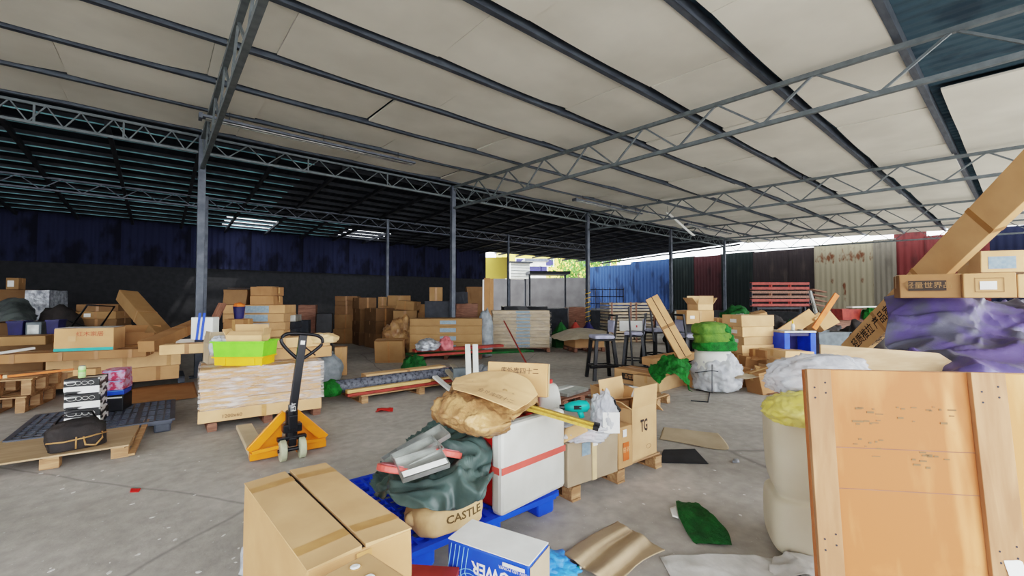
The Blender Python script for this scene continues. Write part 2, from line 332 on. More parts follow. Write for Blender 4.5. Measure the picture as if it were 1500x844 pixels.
def conform(tx, target, off=.003):
    """press a text mesh (parented to target) onto target's surface along local +y"""
    bt = BVHTree.FromPolygons([v.co for v in target.data.vertices], [tuple(q.vertices) for q in target.data.polygons])
    mt = tx.matrix_basis.copy(); bm = bmesh.new(); bm.from_mesh(tx.data); bmesh.ops.triangulate(bm, faces=bm.faces); bmesh.ops.subdivide_edges(bm, edges=[e for e in bm.edges if e.calc_length() > .01], cuts=2)
    for v in bm.verts:
        q = mt @ v.co; h = bt.ray_cast(Vector((q.x, -3, q.z)), Vector((0, 1, 0)))
        v.co = (h[0]-Vector((0, off, 0))) if h[0] else q
    bm.to_mesh(tx.data); bm.free(); tx.matrix_basis = Matrix.Identity(4)
def ftext(o, p, body, sx, sz, size, m='ink', sc=1, extra=.013, bold=0, roll=0):   # text on front face
    return text(body, o, (sx*p[4], -p[5]/2-extra, sz*p[6]), (R(90), roll, 0), size, m, sx=sc, bold=bold)
def opencarton(p, label, m='card', flap=(.5, .5, .5, .5), ang=(110, 110, 120, 120), group=None, name='open_cardboard_box', th=.008, fh=None):
    """flap order: front, back, left, right; angle from closed (0) to folded down (230)"""
    x, y, z, yaw, L, D, H = p
    mb = MB(); mb.box((0, 0, th/2), (L, D, th))
    mb.box((0, -D/2+th/2, H/2), (L, th, H)); mb.box((0, D/2-th/2, H/2), (L, th, H)); mb.box((-L/2+th/2, 0, H/2), (th, D, H)); mb.box((L/2-th/2, 0, H/2), (th, D, H))
    o = mb.build(name, m); o.location = (x, y, z); o.rotation_euler = (0, 0, yaw); tag(o, label, 'box', group)
    fl = fh or min(L, D)/2
    for i, (dx, dy, ln) in enumerate(((0, -1, L), (0, 1, L), (-1, 0, D), (1, 0, D))):
        if flap[i] <= 0: continue
        a = R(ang[i]); f = fl*flap[i]*2; out = Vector((dx, dy, 0)); d = -out*math.cos(a)+Vector((0, 0, 1))*math.sin(a)
        base = Vector((dx*L/2, dy*D/2, H)); side = Vector((abs(dy), abs(dx), 0))*ln/2*.98
        q = [base-side, base+side, base+side*.95+d*f, base-side*.95+d*f]; nn = d.cross(side).normalized()*.003
        MB().add([v+nn for v in q]+[v-nn for v in q], [(0,1,2,3),(7,6,5,4),(0,4,5,1),(1,5,6,2),(2,6,7,3),(3,7,4,0)]).build('flap', m, o)
    return o
def beam(a, b, w, h, label, m='card', name='long_cardboard_box', cat='box', up_=(0, 0, 1), tapes=2, tape='tape_d', group=None):
    """long box from a to b (centre line), w across, h along `up_`"""
    a = Vector(a); b = Vector(b); d = b-a; L = d.length; d.normalize(); u = Vector(up_); sd = u.cross(d).normalized(); u = d.cross(sd)
    mt = Matrix((d, sd, u)).transposed().to_4x4(); mt.translation = a
    mb = MB(); mb.box((L/2, 0, 0), (L, w, h)); o = mb.build(name, m, bev=.005); o.matrix_world = mt; tag(o, label, cat, group)
    for k in range(tapes):
        x = L*(k+1)/(tapes+1); t = .0015
        MB().box((x, 0, h/2+t), (.05, w+.006, t)).box((x, 0, -h/2-t), (.05, w+.006, t)).box((x, w/2+t, 0), (.05, t, h)).box((x, -w/2-t, 0), (.05, t, h)).build('tape', tape, o)
    return o
def wooden_pallet(p, label, m='wood', nd=7, gapf=.35, blocks=True, H=.13):
    x, y, z, yaw, L, D, _ = p
    t = thing('wooden_pallet', label, 'pallet', (x, y, z), yaw)
    bw = D/nd
    for i in range(nd):     # deck boards run along x
        MB().box((0, -D/2+bw*(i+.5), H-.009), (L, bw*(1-gapf), .018)).build('deck_board', m, t, bev=.002)
    for sx in (-1, 0, 1):
        MB().box((sx*(L/2-.05), 0, H-.028), (.09, D, .018)).build('stringer_board', m, t)
        for sy in (-1, 0, 1):
            MB().box((sx*(L/2-.05), sy*(D/2-.06), (H-.038+.016)/2), (.1, .11, H-.038-.016)).build('block', m, t, bev=.003)
        MB().box((sx*(L/2-.05), 0, .008), (.09, D, .016)).build('bottom_board', m, t)
    return t
def plastic_pallet(p, label, m, H=.15, nx=14, ny=10):
    x, y, z, yaw, L, D, _ = p
    t = thing('plastic_pallet', label, 'pallet', (x, y, z), yaw)
    mb = MB(); zt = H-.012
    for i in range(nx+1): mb.box((-L/2+L*i/nx, 0, zt), (.018 if i % 4 else .05, D, .024))
    for j in range(ny+1): mb.box((0, -D/2+D*j/ny, zt-.001), (L, .016 if j % 3 else .05, .024))
    mb.build('deck_grid', m, t)
    MB().box((0, -D/2+.012, H-.028), (L, .024, .055)).box((0, D/2-.012, H-.028), (L, .024, .055)).box((-L/2+.012, 0, H-.028), (.024, D, .055)).box((L/2-.012, 0, H-.028), (.024, D, .055)).build('rim', m, t, bev=.005)
    for sx in (-1, 0, 1):
        for sy in (-1, 0, 1):
            MB().box((sx*(L/2-.09), sy*(D/2-.08), (H-.02)/2), (.16, .14, H-.02)).build('foot', m, t, bev=.02)
    for sx in (-1, 0, 1): MB().box((sx*(L/2-.09), 0, .01), (.1, D-.1, .02)).build('runner', m, t)
    return t
def catm(pts, t):
    n = len(pts)-1; f = t*n; i = min(int(f), n-1); u = f-i
    p = [pts[max(0, min(n, i+k))] for k in (-1, 0, 1, 2)]
    return .5*((2*p[1])+(-p[0]+p[2])*u+(2*p[0]-5*p[1]+4*p[2]-p[3])*u*u+(-p[0]+3*p[1]-3*p[2]+p[3])*u**3)
def patch(name, rows, m, nu=40, nv=40, amp=.02, freq=4, ridge=.02, rf=3, seed=0, parent=None, stretch=(1, 1, 1), th=.004):
    """smooth sheet through a grid of control points with folds"""
    me = bpy.data.meshes.new(name); vs = []; fs = []
    o0 = sum((Vector(q) for r_ in rows for q in r_), Vector())/sum(len(r_) for r_ in rows)
    o0.z = min(q[2] for r_ in rows for q in r_)
    for j in range(nv+1):
        v = j/nv
        for i in range(nu+1):
            u = i/nu; col = [catm([Vector(q) for q in r_], u) for r_ in rows]; vs.append(catm(col, v))
    W_ = nu+1
    for j in range(nv):
        for i in range(nu): fs.append((j*W_+i, j*W_+i+1, (j+1)*W_+i+1, (j+1)*W_+i))
    out = []
    for j in range(nv+1):
        for i in range(nu+1):
            p = vs[j*W_+i]; a = vs[j*W_+min(i+1, nu)]-vs[j*W_+max(i-1, 0)]; b = vs[min(j+1, nv)*W_+i]-vs[max(j-1, 0)*W_+i]
            n = a.cross(b); n = n.normalized() if n.length > 1e-9 else Vector((0, 0, 1))
            if n.z < 0: n = -n
            q = Vector((p.x*stretch[0], p.y*stretch[1], p.z*stretch[2]))+Vector((seed*3.7, seed*1.9, seed))
            qq = q*rf+noise.noise_vector(q*rf*.6)*.9; r1 = max(0, 1-abs(noise.noise(qq))*3.2)**1.6; r2 = max(0, 1-abs(noise.noise(qq*2.1+Vector((9, 3, 1))))*3.4)**1.5
            d = noise.noise(q*freq)*amp + (r1*.75+r2*.35-.35)*ridge + noise.noise(q*freq*3.1)*amp*.25
            r_ = p+n*d; r_.z = max(r_.z, .003); out.append(r_-o0)
    me.from_pydata([tuple(v) for v in out], [], fs); me.materials.append(M[m])
    for p_ in me.polygons: p_.use_smooth = True
    o = bpy.data.objects.new(name, me); C.objects.link(o); o.location = o0
    md = o.modifiers.new('s', 'SOLIDIFY'); md.thickness = th
    if parent: o.parent = parent
    return o
def blob(name, c, s, m, amp=.18, freq=2.2, seed=1, ridge=.0, yaw=0, sq=1.0, sub=4, parent=None, cr=0.0, rot=None):
    """bag-like closed lump resting at height c.z with size s (full extents); sq<1 squarer"""
    bm = bmesh.new(); bmesh.ops.create_icosphere(bm, subdivisions=sub, radius=1)
    for v in bm.verts:
        d = v.co.copy(); q = d*freq+Vector((seed*5.1, seed*2.3, seed*.7))
        k = 1+noise.noise(q)*amp+noise.noise(q*2.7)*amp*.45+noise.noise(q*6)*amp*.2+(.5-abs(noise.noise(q*1.6)))*ridge+(max(0, 1-abs(noise.noise(q*2.3))*4)**1.5*.09+max(0, 1-abs(noise.noise(q*4.7+Vector((4, 1, 2))))*4)**1.5*.04)*cr
        d = Vector([math.copysign(abs(t)**sq, t) for t in d])*k
        if d.z < -.55: d.z = -.55-(abs(d.z)-.55)*.1
        v.co = Vector((d.x*s[0]/2, d.y*s[1]/2, (d.z+.6)*s[2]/1.6))
    mn = min(v.co.z for v in bm.verts)
    for v in bm.verts: v.co.z -= mn
    for f in bm.faces: f.smooth = True
    me = bpy.data.meshes.new(name); bm.to_mesh(me); bm.free(); me.materials.append(M[m])
    o = bpy.data.objects.new(name, me); C.objects.link(o); o.location = c; o.rotation_euler = rot or (0, 0, yaw)
    if parent: o.parent = parent
    return o
YR = R(CY)
#@@PARTS
# ================================================================== SETTING
V1 = 10.72; VR2 = 15.7; VB = 21.5; US = 28.0; VF = -3.4; UE = 26.9; UL = -9.5
def zr(v): return 4.93-(V1-v)*.037 if v < V1 else 4.93-(v-V1)*.042
struct(MB().add([(-30, -30, 0), (70, -30, 0), (70, 70, 0), (-30, 70, 0)], [(0, 1, 2, 3)]).build('floor', 'floor'))
# back wall: dark rendered lower part, blue sheets above
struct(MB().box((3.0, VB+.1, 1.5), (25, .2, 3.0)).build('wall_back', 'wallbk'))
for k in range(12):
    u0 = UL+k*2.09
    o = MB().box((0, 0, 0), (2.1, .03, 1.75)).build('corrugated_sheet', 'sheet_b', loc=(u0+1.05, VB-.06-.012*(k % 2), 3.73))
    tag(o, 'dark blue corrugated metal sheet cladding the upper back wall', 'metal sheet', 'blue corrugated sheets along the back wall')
struct(MB().box((UL-.1, (3+VB)/2, 2.2), (.2, VB-3, 4.4)).build('wall_left_blocker', 'wallbk'))  # unseen wall, added to block light so the left side falls off darker
# roof sheets
for (a, b, nm) in ((VF, V1, 'sheet_roof'),):
    struct(MB().add([(UL, a, zr(a)+.15), (UE, a, zr(a)+.15), (UE, b, zr(b)+.15), (UL, b, zr(b)+.15),
                     (UL, a, zr(a)+.17), (UE, a, zr(a)+.17), (UE, b, zr(b)+.17), (UL, b, zr(b)+.17)], [(3,2,1,0),(4,5,6,7),(0,1,5,4),(1,2,6,5),(2,3,7,6),(3,0,4,7)]).build('roof', nm))
mb = MB()
def slab(u0, u1, v0, v1, dz=.1):
    mb.add([(u0, v0, zr(v0)+dz), (u1, v0, zr(v0)+dz), (u1, v1, zr(v1)+dz), (u0, v1, zr(v1)+dz), (u0, v0, zr(v0)+dz+.02), (u1, v0, zr(v0)+dz+.02), (u1, v1, zr(v1)+dz+.02), (u0, v1, zr(v1)+dz+.02)],
           [(3,2,1,0),(4,5,6,7),(0,1,5,4),(1,2,6,5),(2,3,7,6),(3,0,4,7)])
slab(UL, UE, V1, 18.6); slab(UL, 1.9, 18.6, VB); slab(3.7, 6.4, 18.6, VB); slab(8.4, UE, 18.6, VB)
slab(1.9, 3.7, 21.0, VB); slab(6.4, 8.4, 20.8, VB)
for k in range(9): slab(1.9, 3.7, 18.75+k*.25, 18.85+k*.25, .11); slab(6.4, 8.4, 18.75+k*.24, 18.86+k*.24, .11)
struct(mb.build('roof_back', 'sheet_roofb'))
# insulation boards between purlins (one ceiling lining)
PV = [.87+1.372*k for k in range(-4, 8)]
PV[-1] = 10.47
mb = MB(); rnd = random.Random(3)
for j in range(len(PV)-1):
    v0, v1 = PV[j], PV[j+1]; u = UL+rnd.random()*2; g0 = .10 if j >= 3 else .15; g0 = .05+.10*max(0, (8-j)/8)
    while u < UE:
        L = 2.42; u1 = min(u+L, UE)
        if not (j == 3 and u < 6.9) and not (j < 3 and u < 3):
            dz = [rnd.uniform(-.012, .02) for _ in range(4)]; e = rnd.choice((0, 0, 0, .03)); s0 = g0*.35+rnd.uniform(0, .02); s1 = g0*.9+rnd.uniform(0, .05)
            if rnd.random() < .12: dz[1] -= .05; dz[2] -= .04
            gp = .006 if rnd.random() < .75 else .04
            n = 5; vs = []; fs = []
            for layer in (0, .03):
                for a in range(n+1):
                    for b in range(2):
                        t = a/n; vv = v0+s0 if b == 0 else v1-s1-(.05 if (a == n and e) else 0)
                        sag = -.022*math.sin(math.pi*t)+(dz[0]*(1-t)+dz[1]*t if b == 0 else dz[3]*(1-t)+dz[2]*t)
                        vs.append((u+(u1-u-gp)*t, vv, zr(vv)+.045+sag+layer))
            K = 2*(n+1)
            for a in range(n): i = 2*a; fs += [(i, i+1, i+3, i+2), (K+i, K+i+2, K+i+3, K+i+1), (i, i+2, K+i+2, K+i), (i+1, K+i+1, K+i+3, i+3)]
            fs += [(0, K, K+1, 1), (2*n, 2*n+1, K+2*n+1, K+2*n)]
            mb.add(vs, fs)
        u += L
struct(mb.build('ceiling', 'cream'))
# purlins
for i, v in enumerate(PV):
    z = zr(v)
    if i < 1: continue
    for (a, b) in ((UL, .6), (.66, 12.6), (12.65, UE)):
        mb = MB(); mb.box(((a+b)/2, v, z+.075), (b-a, .006, .14)).box(((a+b)/2, v+.035, z+.008), (b-a, .07, .006)).box(((a+b)/2, v+.035, z+.142), (b-a, .07, .006)).box(((a+b)/2, v+.068, z+.018), (b-a, .005, .02))
        o = mb.build('purlin', 'purlin'); tag(o, 'grey steel purlin running under the cream ceiling boards', 'purlin', 'purlins under the cream ceiling')
v = V1+.5
while v < VB-.3:
    z = zr(v)
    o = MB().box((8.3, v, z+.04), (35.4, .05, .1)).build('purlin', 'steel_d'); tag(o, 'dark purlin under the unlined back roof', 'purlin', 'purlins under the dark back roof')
    MB().box((-3.2 if v < 17 else -1.5, v-.034, z-.004), (12.2 if v < 17 else 15, .012, .022)).build('painted_glint', 'teal', o)  # glowing lip stands in for daylight leaking along the purlin, not a lamp
    v += .72
u = .63-1.45*6
while u < UE:
    z0, z1 = zr(V1+.2)-.03, zr(VB)-.03
    o = MB().bar((u, V1+.2, z0), (u, VB-.1, z1), .07, .1).build('rafter', 'steel_d'); tag(o, 'dark steel rafter sloping down to the back wall', 'rafter', 'rafters under the dark back roof')
    u += 1.45
# columns
COLU = [.63, 6.61, 12.62, 18.6, 24.2]
cl = ['nearest grey steel column, left of the yellow pallet jack', 'grey steel column behind the long flat boxes, second from the left in the front row', 'grey steel column wound with a yellow and black chain', 'fourth grey column of the front row, before the blue fence', 'farthest small grey column of the front row near the sky gap']
for u, l in zip(COLU, cl):
    t = thing('steel_column', l, 'column', (u, V1, 0))
    MB().box((0, 0, 2.46), (.13, .13, 4.9)).build('post', 'steel_c', t, bev=.01)
    MB().box((0, 0, .01), (.28, .28, .02)).build('base_plate', 'steel_c', t)
    if u == 12.62:
        pts = [(.085*math.cos(a), .085*math.sin(a), .3+a*.028) for a in [k*.35 for k in range(170)]]
        MB().tube([(x*1.15, y*1.15, z) for x, y, z in pts], .012, 5).build('chain', 'yellow', t, smooth=True)
for u, l in zip((1.05, 6.75, 12.75), ('slim column standing just right of the nearest column, farther back', 'slim dark column over the brown cartons at the back', 'slim dark column in front of the yellow building')):
    t = thing('slim_column', l, 'column', (u, VR2, 0)); MB().box((0, 0, 2.35), (.09, .09, 4.66)).build('post', 'steel_c', t); MB().box((0, 0, .01), (.2, .2, .02)).build('base_plate', 'steel_c', t)
# trusses
def truss(name, label, a, b, ha, hb, n, m='steel', ch=.05, wb=.022, vert=0, group=None):
    """top chord a..b; bottom chord below by ha at a, hb at b"""
    a = Vector(a); b = Vector(b); t = thing(name, label, 'truss', a, 0, group); d = b-a
    up0 = Vector((0, 0, 0)); A2 = Vector((0, 0, -ha)); B2 = d+Vector((0, 0, -hb))
    MB().bar(up0, d, ch, ch).build('top_chord', m, t); MB().bar(A2, B2, ch, ch).build('bottom_chord', m, t)
    top = lambda s: d*s; bot = lambda s: A2.lerp(B2, s)
    for i in range(n):
        s0, s1, sm = i/n, (i+1)/n, (i+.5)/n
        MB().bar(top(s0), bot(sm), wb, wb).build('web_bar', m, t); MB().bar(bot(sm), top(s1), wb, wb).build('web_bar', m, t)
    if vert:
        for i in range(1, vert): MB().bar(top(i/vert), bot(i/vert), wb*1.5, wb*1.5).build('web_post', m, t)
    return t
ztc = zr(V1)-.03
us = [-2.9]+COLU
for i in range(len(us)-1):
    truss('lattice_girder', ['lattice girder left of the nearest column, under the cream roof edge', 'lattice girder between the two nearest front row columns', 'lattice girder between the second and the chained column', 'short looking lattice girder right of the chained column', 'farthest lattice girder of the front row'][i],
          (us[i]+.07, V1, ztc), (us[i+1]-.07, V1, ztc), .33, .33, 8, vert=3, ch=.045, wb=.02)
us2 = [-5, 1.05, 6.75, 12.75, 18.7]
for i in range(4):
    truss('lattice_girder', ['faint lattice girder deep in the dark, left half of the back roof', 'lattice girder deep in the dark, ending at the slim column over the cartons', 'lattice girder deep in the dark, centre of the back roof', 'lattice girder deep in the dark before the yellow building'][i],
          (us2[i], VR2, zr(VR2)-.08), (us2[i+1], VR2, zr(VR2)-.08), .3, .3, 8, m='steel_c', ch=.04, wb=.02)
for i, u in enumerate(COLU[:1]+COLU[1:]):
    a = (u, V1, zr(V1)-.06); b = (u, VF, zr(VF)-.06)
    truss('roof_truss', ['wide roof truss passing overhead at upper left, nearest of all', 'long roof truss crossing the upper right of the cream ceiling', 'roof truss crossing the cream ceiling beyond the long upper right one', 'third faint roof truss near the sky gap', 'last small roof truss above the far fence'][i],
          a, b, .62, .42, 11, ch=.06 if i else .07, wb=.028)
# light fittings (switched off)
def fitting(u0, u1, v, label, z=4.62):
    t = thing('light_fitting', label, 'light fitting', (u0, v, z)); L = u1-u0
    MB().box((L/2, 0, .03), (L, .16, .04)).build('tray', 'steel_c', t, bev=.005)
    for s in (-.045, .045): MB().tube([(.05, s, -.008), (L-.05, s, -.008)], .013, 8).build('lamp_tube', 'silver', t, smooth=True)
    for k in (.1, .5, .9): MB().bar((L*k, 0, .05), (L*k, 0, .2), .012, .012).build('hanger', 'steel_d', t)
    MB().box((-.02, 0, .02), (.05, .18, .09)).build('end_box', 'steel_c', t)
fitting(.5, 4.4, 8.8, 'long twin tube light fitting hung from the ceiling beside the nearest column')
fitting(9.8, 13.3, 8.8, 'second long light fitting hanging under the ceiling right of centre')
fitting(16.5, 20.5, 8.8, 'small distant light fitting near the sky gap')
a = P(978, 312, 14.9); b = P(1016, 345, 14.2)
t = thing('ceiling_panel', 'white panel dangling loose below the ceiling right of centre', 'ceiling panel', a)
MB().bar((0, 0, 0), b-a, .22, .02, up=(.3, .5, 1)).build('board', 'paper', t); MB().tube([(0, 0, 0), (0, 0, zr(9)-a.z)], .006, 5).build('wire', 'steel_d', t)
# right-hand fence of mixed corrugated sheets
def vat(x): r = (x-750)/FPX; return US*(.7707-.6372*r)/(.6372+.7707*r)
FM = {'navy': ribs('fence_navy', (20, 24, 40), None, 'Y', 1.2), 'maroon': ribs('fence_red', (78, 36, 36), (58, 30, 30), 'Y', 1.2), 'cream': ribs('fence_cream', (112, 106, 90), None, 'Y', 1.3, rust=(76, 48, 34), rlo=.56, rhi=.62, rscale=2.0),
      'dark': ribs('fence_dark', (36, 32, 33), (48, 43, 42), 'Y', 1.5), 'grey': ribs('fence_grey', (88, 84, 76), (72, 68, 62), 'Y', 1.5), 'dmar': ribs('fence_dark_maroon', (46, 26, 28), (34, 20, 22), 'Y', 1.5), 'dgreen': ribs('fence_green_black', (20, 26, 26), (28, 33, 32), 'Y', 1.5), 'blue': ribs('fence_blue', (38, 58, 94), (26, 40, 66), 'Y', 1.1)}
FN = [(1620, 1450, 'navy', 4.72, 'dark navy corrugated sheet at the right end of the fence'), (1450, 1358, 'maroon', 4.6, 'plain red corrugated sheet behind the leaning long carton'), (1358, 1313, 'maroon', 4.95, 'dull red corrugated sheet standing higher than the cream ones'),
      (1313, 1282, 'grey', 4.62, 'light grey corrugated sheet next to the dull red one'), (1282, 1238, 'cream', 4.6, 'cream corrugated sheet with a big rust patch'), (1238, 1195, 'cream', 4.6, 'cream corrugated sheet streaked with rust at the left of its pair'),
      (1195, 1152, 'dark', 4.5, 'dark brown corrugated sheet left of the rusty cream ones'), (1152, 1105, 'dark', 4.5, 'dark grey corrugated sheet above the orange rack'), (1105, 1056, 'dgreen', 4.55, 'blackish green corrugated sheet left of the orange rack'),
      (1056, 1018, 'dmar', 4.5, 'dark maroon corrugated sheet in the fence centre'), (1018, 985, 'dgreen', 4.55, 'narrow greenish black sheet beside the fourth column'), (985, 925, 'blue', 4.5, 'blue corrugated sheet behind the leaning tan carton'), (925, 860, 'blue', 4.35, 'leftmost blue corrugated sheet of the fence')]
for (x1, x0, m, h, l) in FN:
    v0, v1 = vat(x1), vat(x0)
    o = MB().box((0, 0, h/2), (.02, v1-v0+.08, h)).build('corrugated_sheet', FM[m], loc=(US+.03*(FNi := (globals().get('FNi', 0)+1)%2), (v0+v1)/2, 0)); tag(o, l, 'metal sheet')
struct(MB().box((US+.12, (vat(1620)+vat(860))/2, 1.1), (.1, vat(860)-vat(1620), .08)).build('trim_1', 'steel_d'))
# dark low band before the blue fence and outside beyond the opening
struct(MB().box((US-.35, 12, .45), (.3, 22, .9)).build('trim_2', 'wallbk'))
wl = [fa(700, 862, 36, -8, .2, b=468, t=408, z0=0)]
x, y, z, yaw, L, D, H = wl[0]
struct(MB().box((0, 0, H/2), (L, D, H)).build('wall_outside', 'conc', loc=(x, y, 0), rotz=yaw))
def building(p, label, m, wins, roofm='steel_c'):
    x, y, z, yaw, L, D, H = p; t = thing('building', label, 'building', (x, y, z), yaw)
    MB().box((0, 0, H/2), (L, D, H)).build('wall', m, t); MB().box((0, 0, H+.15), (L+.5, D+.5, .3)).build('roof', roofm, t)
    for (sx, sz, w, h) in wins:
        f = MB().box((sx*L, -D/2-.03, sz*H), (w, .08, h)).build('window', 'white', t); MB().box((sx*L, -D/2-.08, sz*H), (w*.8, .04, h*.8)).build('pane', 'navy', f)
building(fa(735, 905, 62, 10, 6, b=470, t=366, z0=0), 'yellow building seen through the gap beyond the back wall', 'yelb', [(-.35, .8, 1.4, 1.2), (-.1, .8, 1.4, 1.2), (.2, .8, 1.4, 1.2), (.4, .8, 1.4, 1.2), (-.25, .5, 1.4, 1.2), (.1, .5, 1.4, 1.2), (.35, .5, 1.4, 1.2)])
building(fa(772, 800, 45, 5, 3, b=466, t=383, z0=0), 'pale cabin block in front of the yellow building', 'whitep', [(-.25, .85, .9, .8), (.1, .85, .9, .8), (.36, .85, .9, .8)])
p = fa(748, 776, 30, 20, 1.2, b=470, t=385, z0=3.1)
t = thing('site_cabin', 'small white ribbed hut on stilts above the grey wall', 'hut', (p[0], p[1], 0), p[3])
MB().box((0, 0, p[2]+p[6]/2), (p[4], p[5], p[6])).build('wall', 'white', t); MB().box((0, -.1, p[2]+p[6]+.05), (p[4]+.3, p[5]+.3, .08)).build('roof', 'steel_d', t)
for s in (-1, 1): MB().box((s*p[4]*.42, 0, p[2]/2), (.12, .12, p[2])).build('leg', 'steel_d', t)
for k in range(5): MB().box((0, -p[5]/2-.01, p[2]+.15+k*.2), (p[4], .02, .03)).build('rib', 'steel', t)
p = fa(776, 836, 28, 6, 2, b=470, t=399, z0=0)
t = thing('canopy', 'dark flat canopy on posts standing above the grey wall', 'canopy', (p[0], p[1], 0), p[3])
MB().box((0, 0, p[6]), (p[4], p[5], .2)).build('roof', 'steel_d', t)
for s in (-1, 1): MB().box((s*p[4]*.45, 0, p[6]/2), (.12, .12, p[6])).build('post', 'steel_d', t)
p = fa(709, 743, 27, 0, .1, b=470, t=377, z0=0)
t = thing('signboard', 'plain yellow board raised on a brown post at the end of the back wall', 'board', (p[0], p[1], 0), p[3])
MB().box((0, 0, p[6]-.68), (p[4], .06, 1.36)).build('panel', 'yelb', t, bev=.01); MB().box((-.35, .04, (p[6]-1.3)/2), (.42, .06, p[6]-1.3)).build('post', 'card_d', t)
for i, (px, Y, top) in enumerate(((848, 50, 372), (874, 44, 362), (836, 56, 376))):
    c = P(px, 466, Y); h = P(px, top, Y).z
    t = thing('tree', ['green tree right of the yellow building', 'bushy tree top rising behind the left end of the blue fence', 'small tree before the yellow building'][i], 'tree', (c.x, c.y, 0))
    MB().tube([(0, 0, 0), (.1, 0, h*.5), (0, .1, h*.7)], [.16, .12, .08], 8).build('trunk', 'wood_r', t)
    mbt = MB(); rr = random.Random(i)
    for k in range(420):
        q = Vector((rr.gauss(0, 1), rr.gauss(0, 1), rr.gauss(0, .8))); q = Vector((q.x*1.1, q.y*1.1, h*.75+q.z*h*.16)); s = rr.uniform(.12, .3)
        e = Euler((rr.uniform(0, 6), rr.uniform(0, 6), 0)).to_matrix(); mbt.add([q+e @ Vector(a) for a in ((-s, 0, 0), (0, -s*.5, 0), (s, 0, 0), (0, s*.5, 0))], [(0, 1, 2, 3)])
    mbt.build('foliage', 'leaf', t)
# ------------------------------------------------------------------ light, world, camera
w = bpy.data.worlds.new('world'); bpy.context.scene.world = w; w.use_nodes = True
bg = w.node_tree.nodes['Background']; bg.inputs[0].default_value = lin((236, 240, 244)); bg.inputs[1].default_value = 4.2
sun = bpy.data.lights.new('sun', 'SUN'); sun.energy = 3.0; sun.angle = R(2); sun.color = (1, .96, .9)
so = bpy.data.objects.new('sun', sun); C.objects.link(so); so.rotation_euler = Vector((-.45, .25, -1)).to_track_quat('-Z', 'Y').to_euler()
cam = bpy.data.cameras.new('camera'); cam.sensor_width = 36; cam.lens = 36*FPX/1500; cam.clip_end = 500; cam.clip_start = .05
co = bpy.data.objects.new('camera', cam); C.objects.link(co); co.location = CAM
co.matrix_world = Matrix(((RT.x, UP.x, -FW.x, CAM.x), (RT.y, UP.y, -FW.y, CAM.y), (RT.z, UP.z, -FW.z, CAM.z), (0, 0, 0, 1)))
sc = bpy.context.scene; sc.camera = co
sc.view_settings.view_transform = 'Filmic'; sc.view_settings.look = 'Medium High Contrast'; sc.view_settings.exposure = 1.12
# ================================================================== FOREGROUND ISLAND
# --- blue plastic pallet (front edge runs parallel to the columns)
pf = gf((600, 847), (815, 750), 1.15, h=.15)
plastic_pallet(pf, 'bright blue plastic pallet under the red and white delivery box', 'blue', H=.15, nx=16, ny=12)
# --- white and red delivery box
p = fa(734, 828, 2.77, 45, .1, t=626, z0=.153); x, y, z, yaw, L, D, H = p
t = thing('delivery_box', 'large white and red plastic delivery box with a red stripe standing on the blue pallet', 'box', (x, y, z), yaw)
MB().box((0, 0, H/2), (L, D, H)).build('lid', 'whitep', t, bev=.028)
MB().box((0, -D/2-.0015, H*.5), (L*.985, .002, .045)).box((-L/2-.001, 0, H*.5), (.002, D*.7, .045)).build('stripe', 'redstripe', t)
MB().box((.02, D/2+.2, H*.46), (L*.92, .4, H*.92)).build('body', 'red', t, bev=.03)
MB().box((-L*.1, D/2+.2, H*.46+H*.46+.004), (L*.5, .02, .006)).build('seam', 'dark_in', t)
c = W(.32, 3.75, .153); o = blob('plastic_canister', (c.x, c.y, 0.15), (.22, .22, .68), 'whitep', amp=.02, sq=.55, yaw=YR)
tag(o, 'rounded white plastic canister peeking out behind the delivery box', 'canister'); MB().tube([(0, 0, .66), (0, 0, .71)], .035, 12).build('cap', 'red', o)
c = W(.22, 3.72, .153); o = MB().box((0, 0, .3), (.16, .14, .6)).build('jerrycan', 'red', loc=(c.x-.1, c.y+.05, .153), bev=.03, rotz=YR); tag(o, 'red plastic jerrycan, only its corner showing behind the flat tan carton', 'jerrycan')
MB().tube([(-.04, 0, .6), (-.04, 0, .63), (.04, 0, .63), (.04, 0, .6)], .012, 8).build('handle', 'red', o)
# --- green tarp mound
rows = [[(560, 690, 3.5), (600, 655, 3.55), (640, 618, 3.4), (690, 615, 3.2), (724, 640, 3.05)],
        [(552, 705, 3.1), (590, 665, 3.15), (640, 632, 3.05), (690, 632, 2.95), (722, 650, 2.85)],
        [(548, 722, 2.8), (585, 690, 2.8), (640, 668, 2.75), (690, 672, 2.7), (719, 690, 2.68)],
        [(560, 735, 2.6), (590, 722, 2.55), (640, 710, 2.5), (685, 705, 2.5), (712, 722, 2.5)],
        [(572, 738, 2.5), (598, 738, 2.45), (645, 748, 2.42), (680, 742, 2.42), (706, 732, 2.46)]]
rows = [[P(*q) for q in r_] for r_ in rows]
o = patch('tarpaulin', rows, 'tarpg', 60, 60, amp=.03, freq=5, ridge=.1, rf=3.6, seed=2); tag(o, 'dark grey-green tarpaulin heaped over goods beside the big front carton', 'tarpaulin')
MB().tube([Vector(P(664, 747, 2.36))-o.location, Vector(P(664, 747, 2.36))-o.location+Vector((0, 0, .004))], .012, 10).build('eyelet', 'chrome', o)
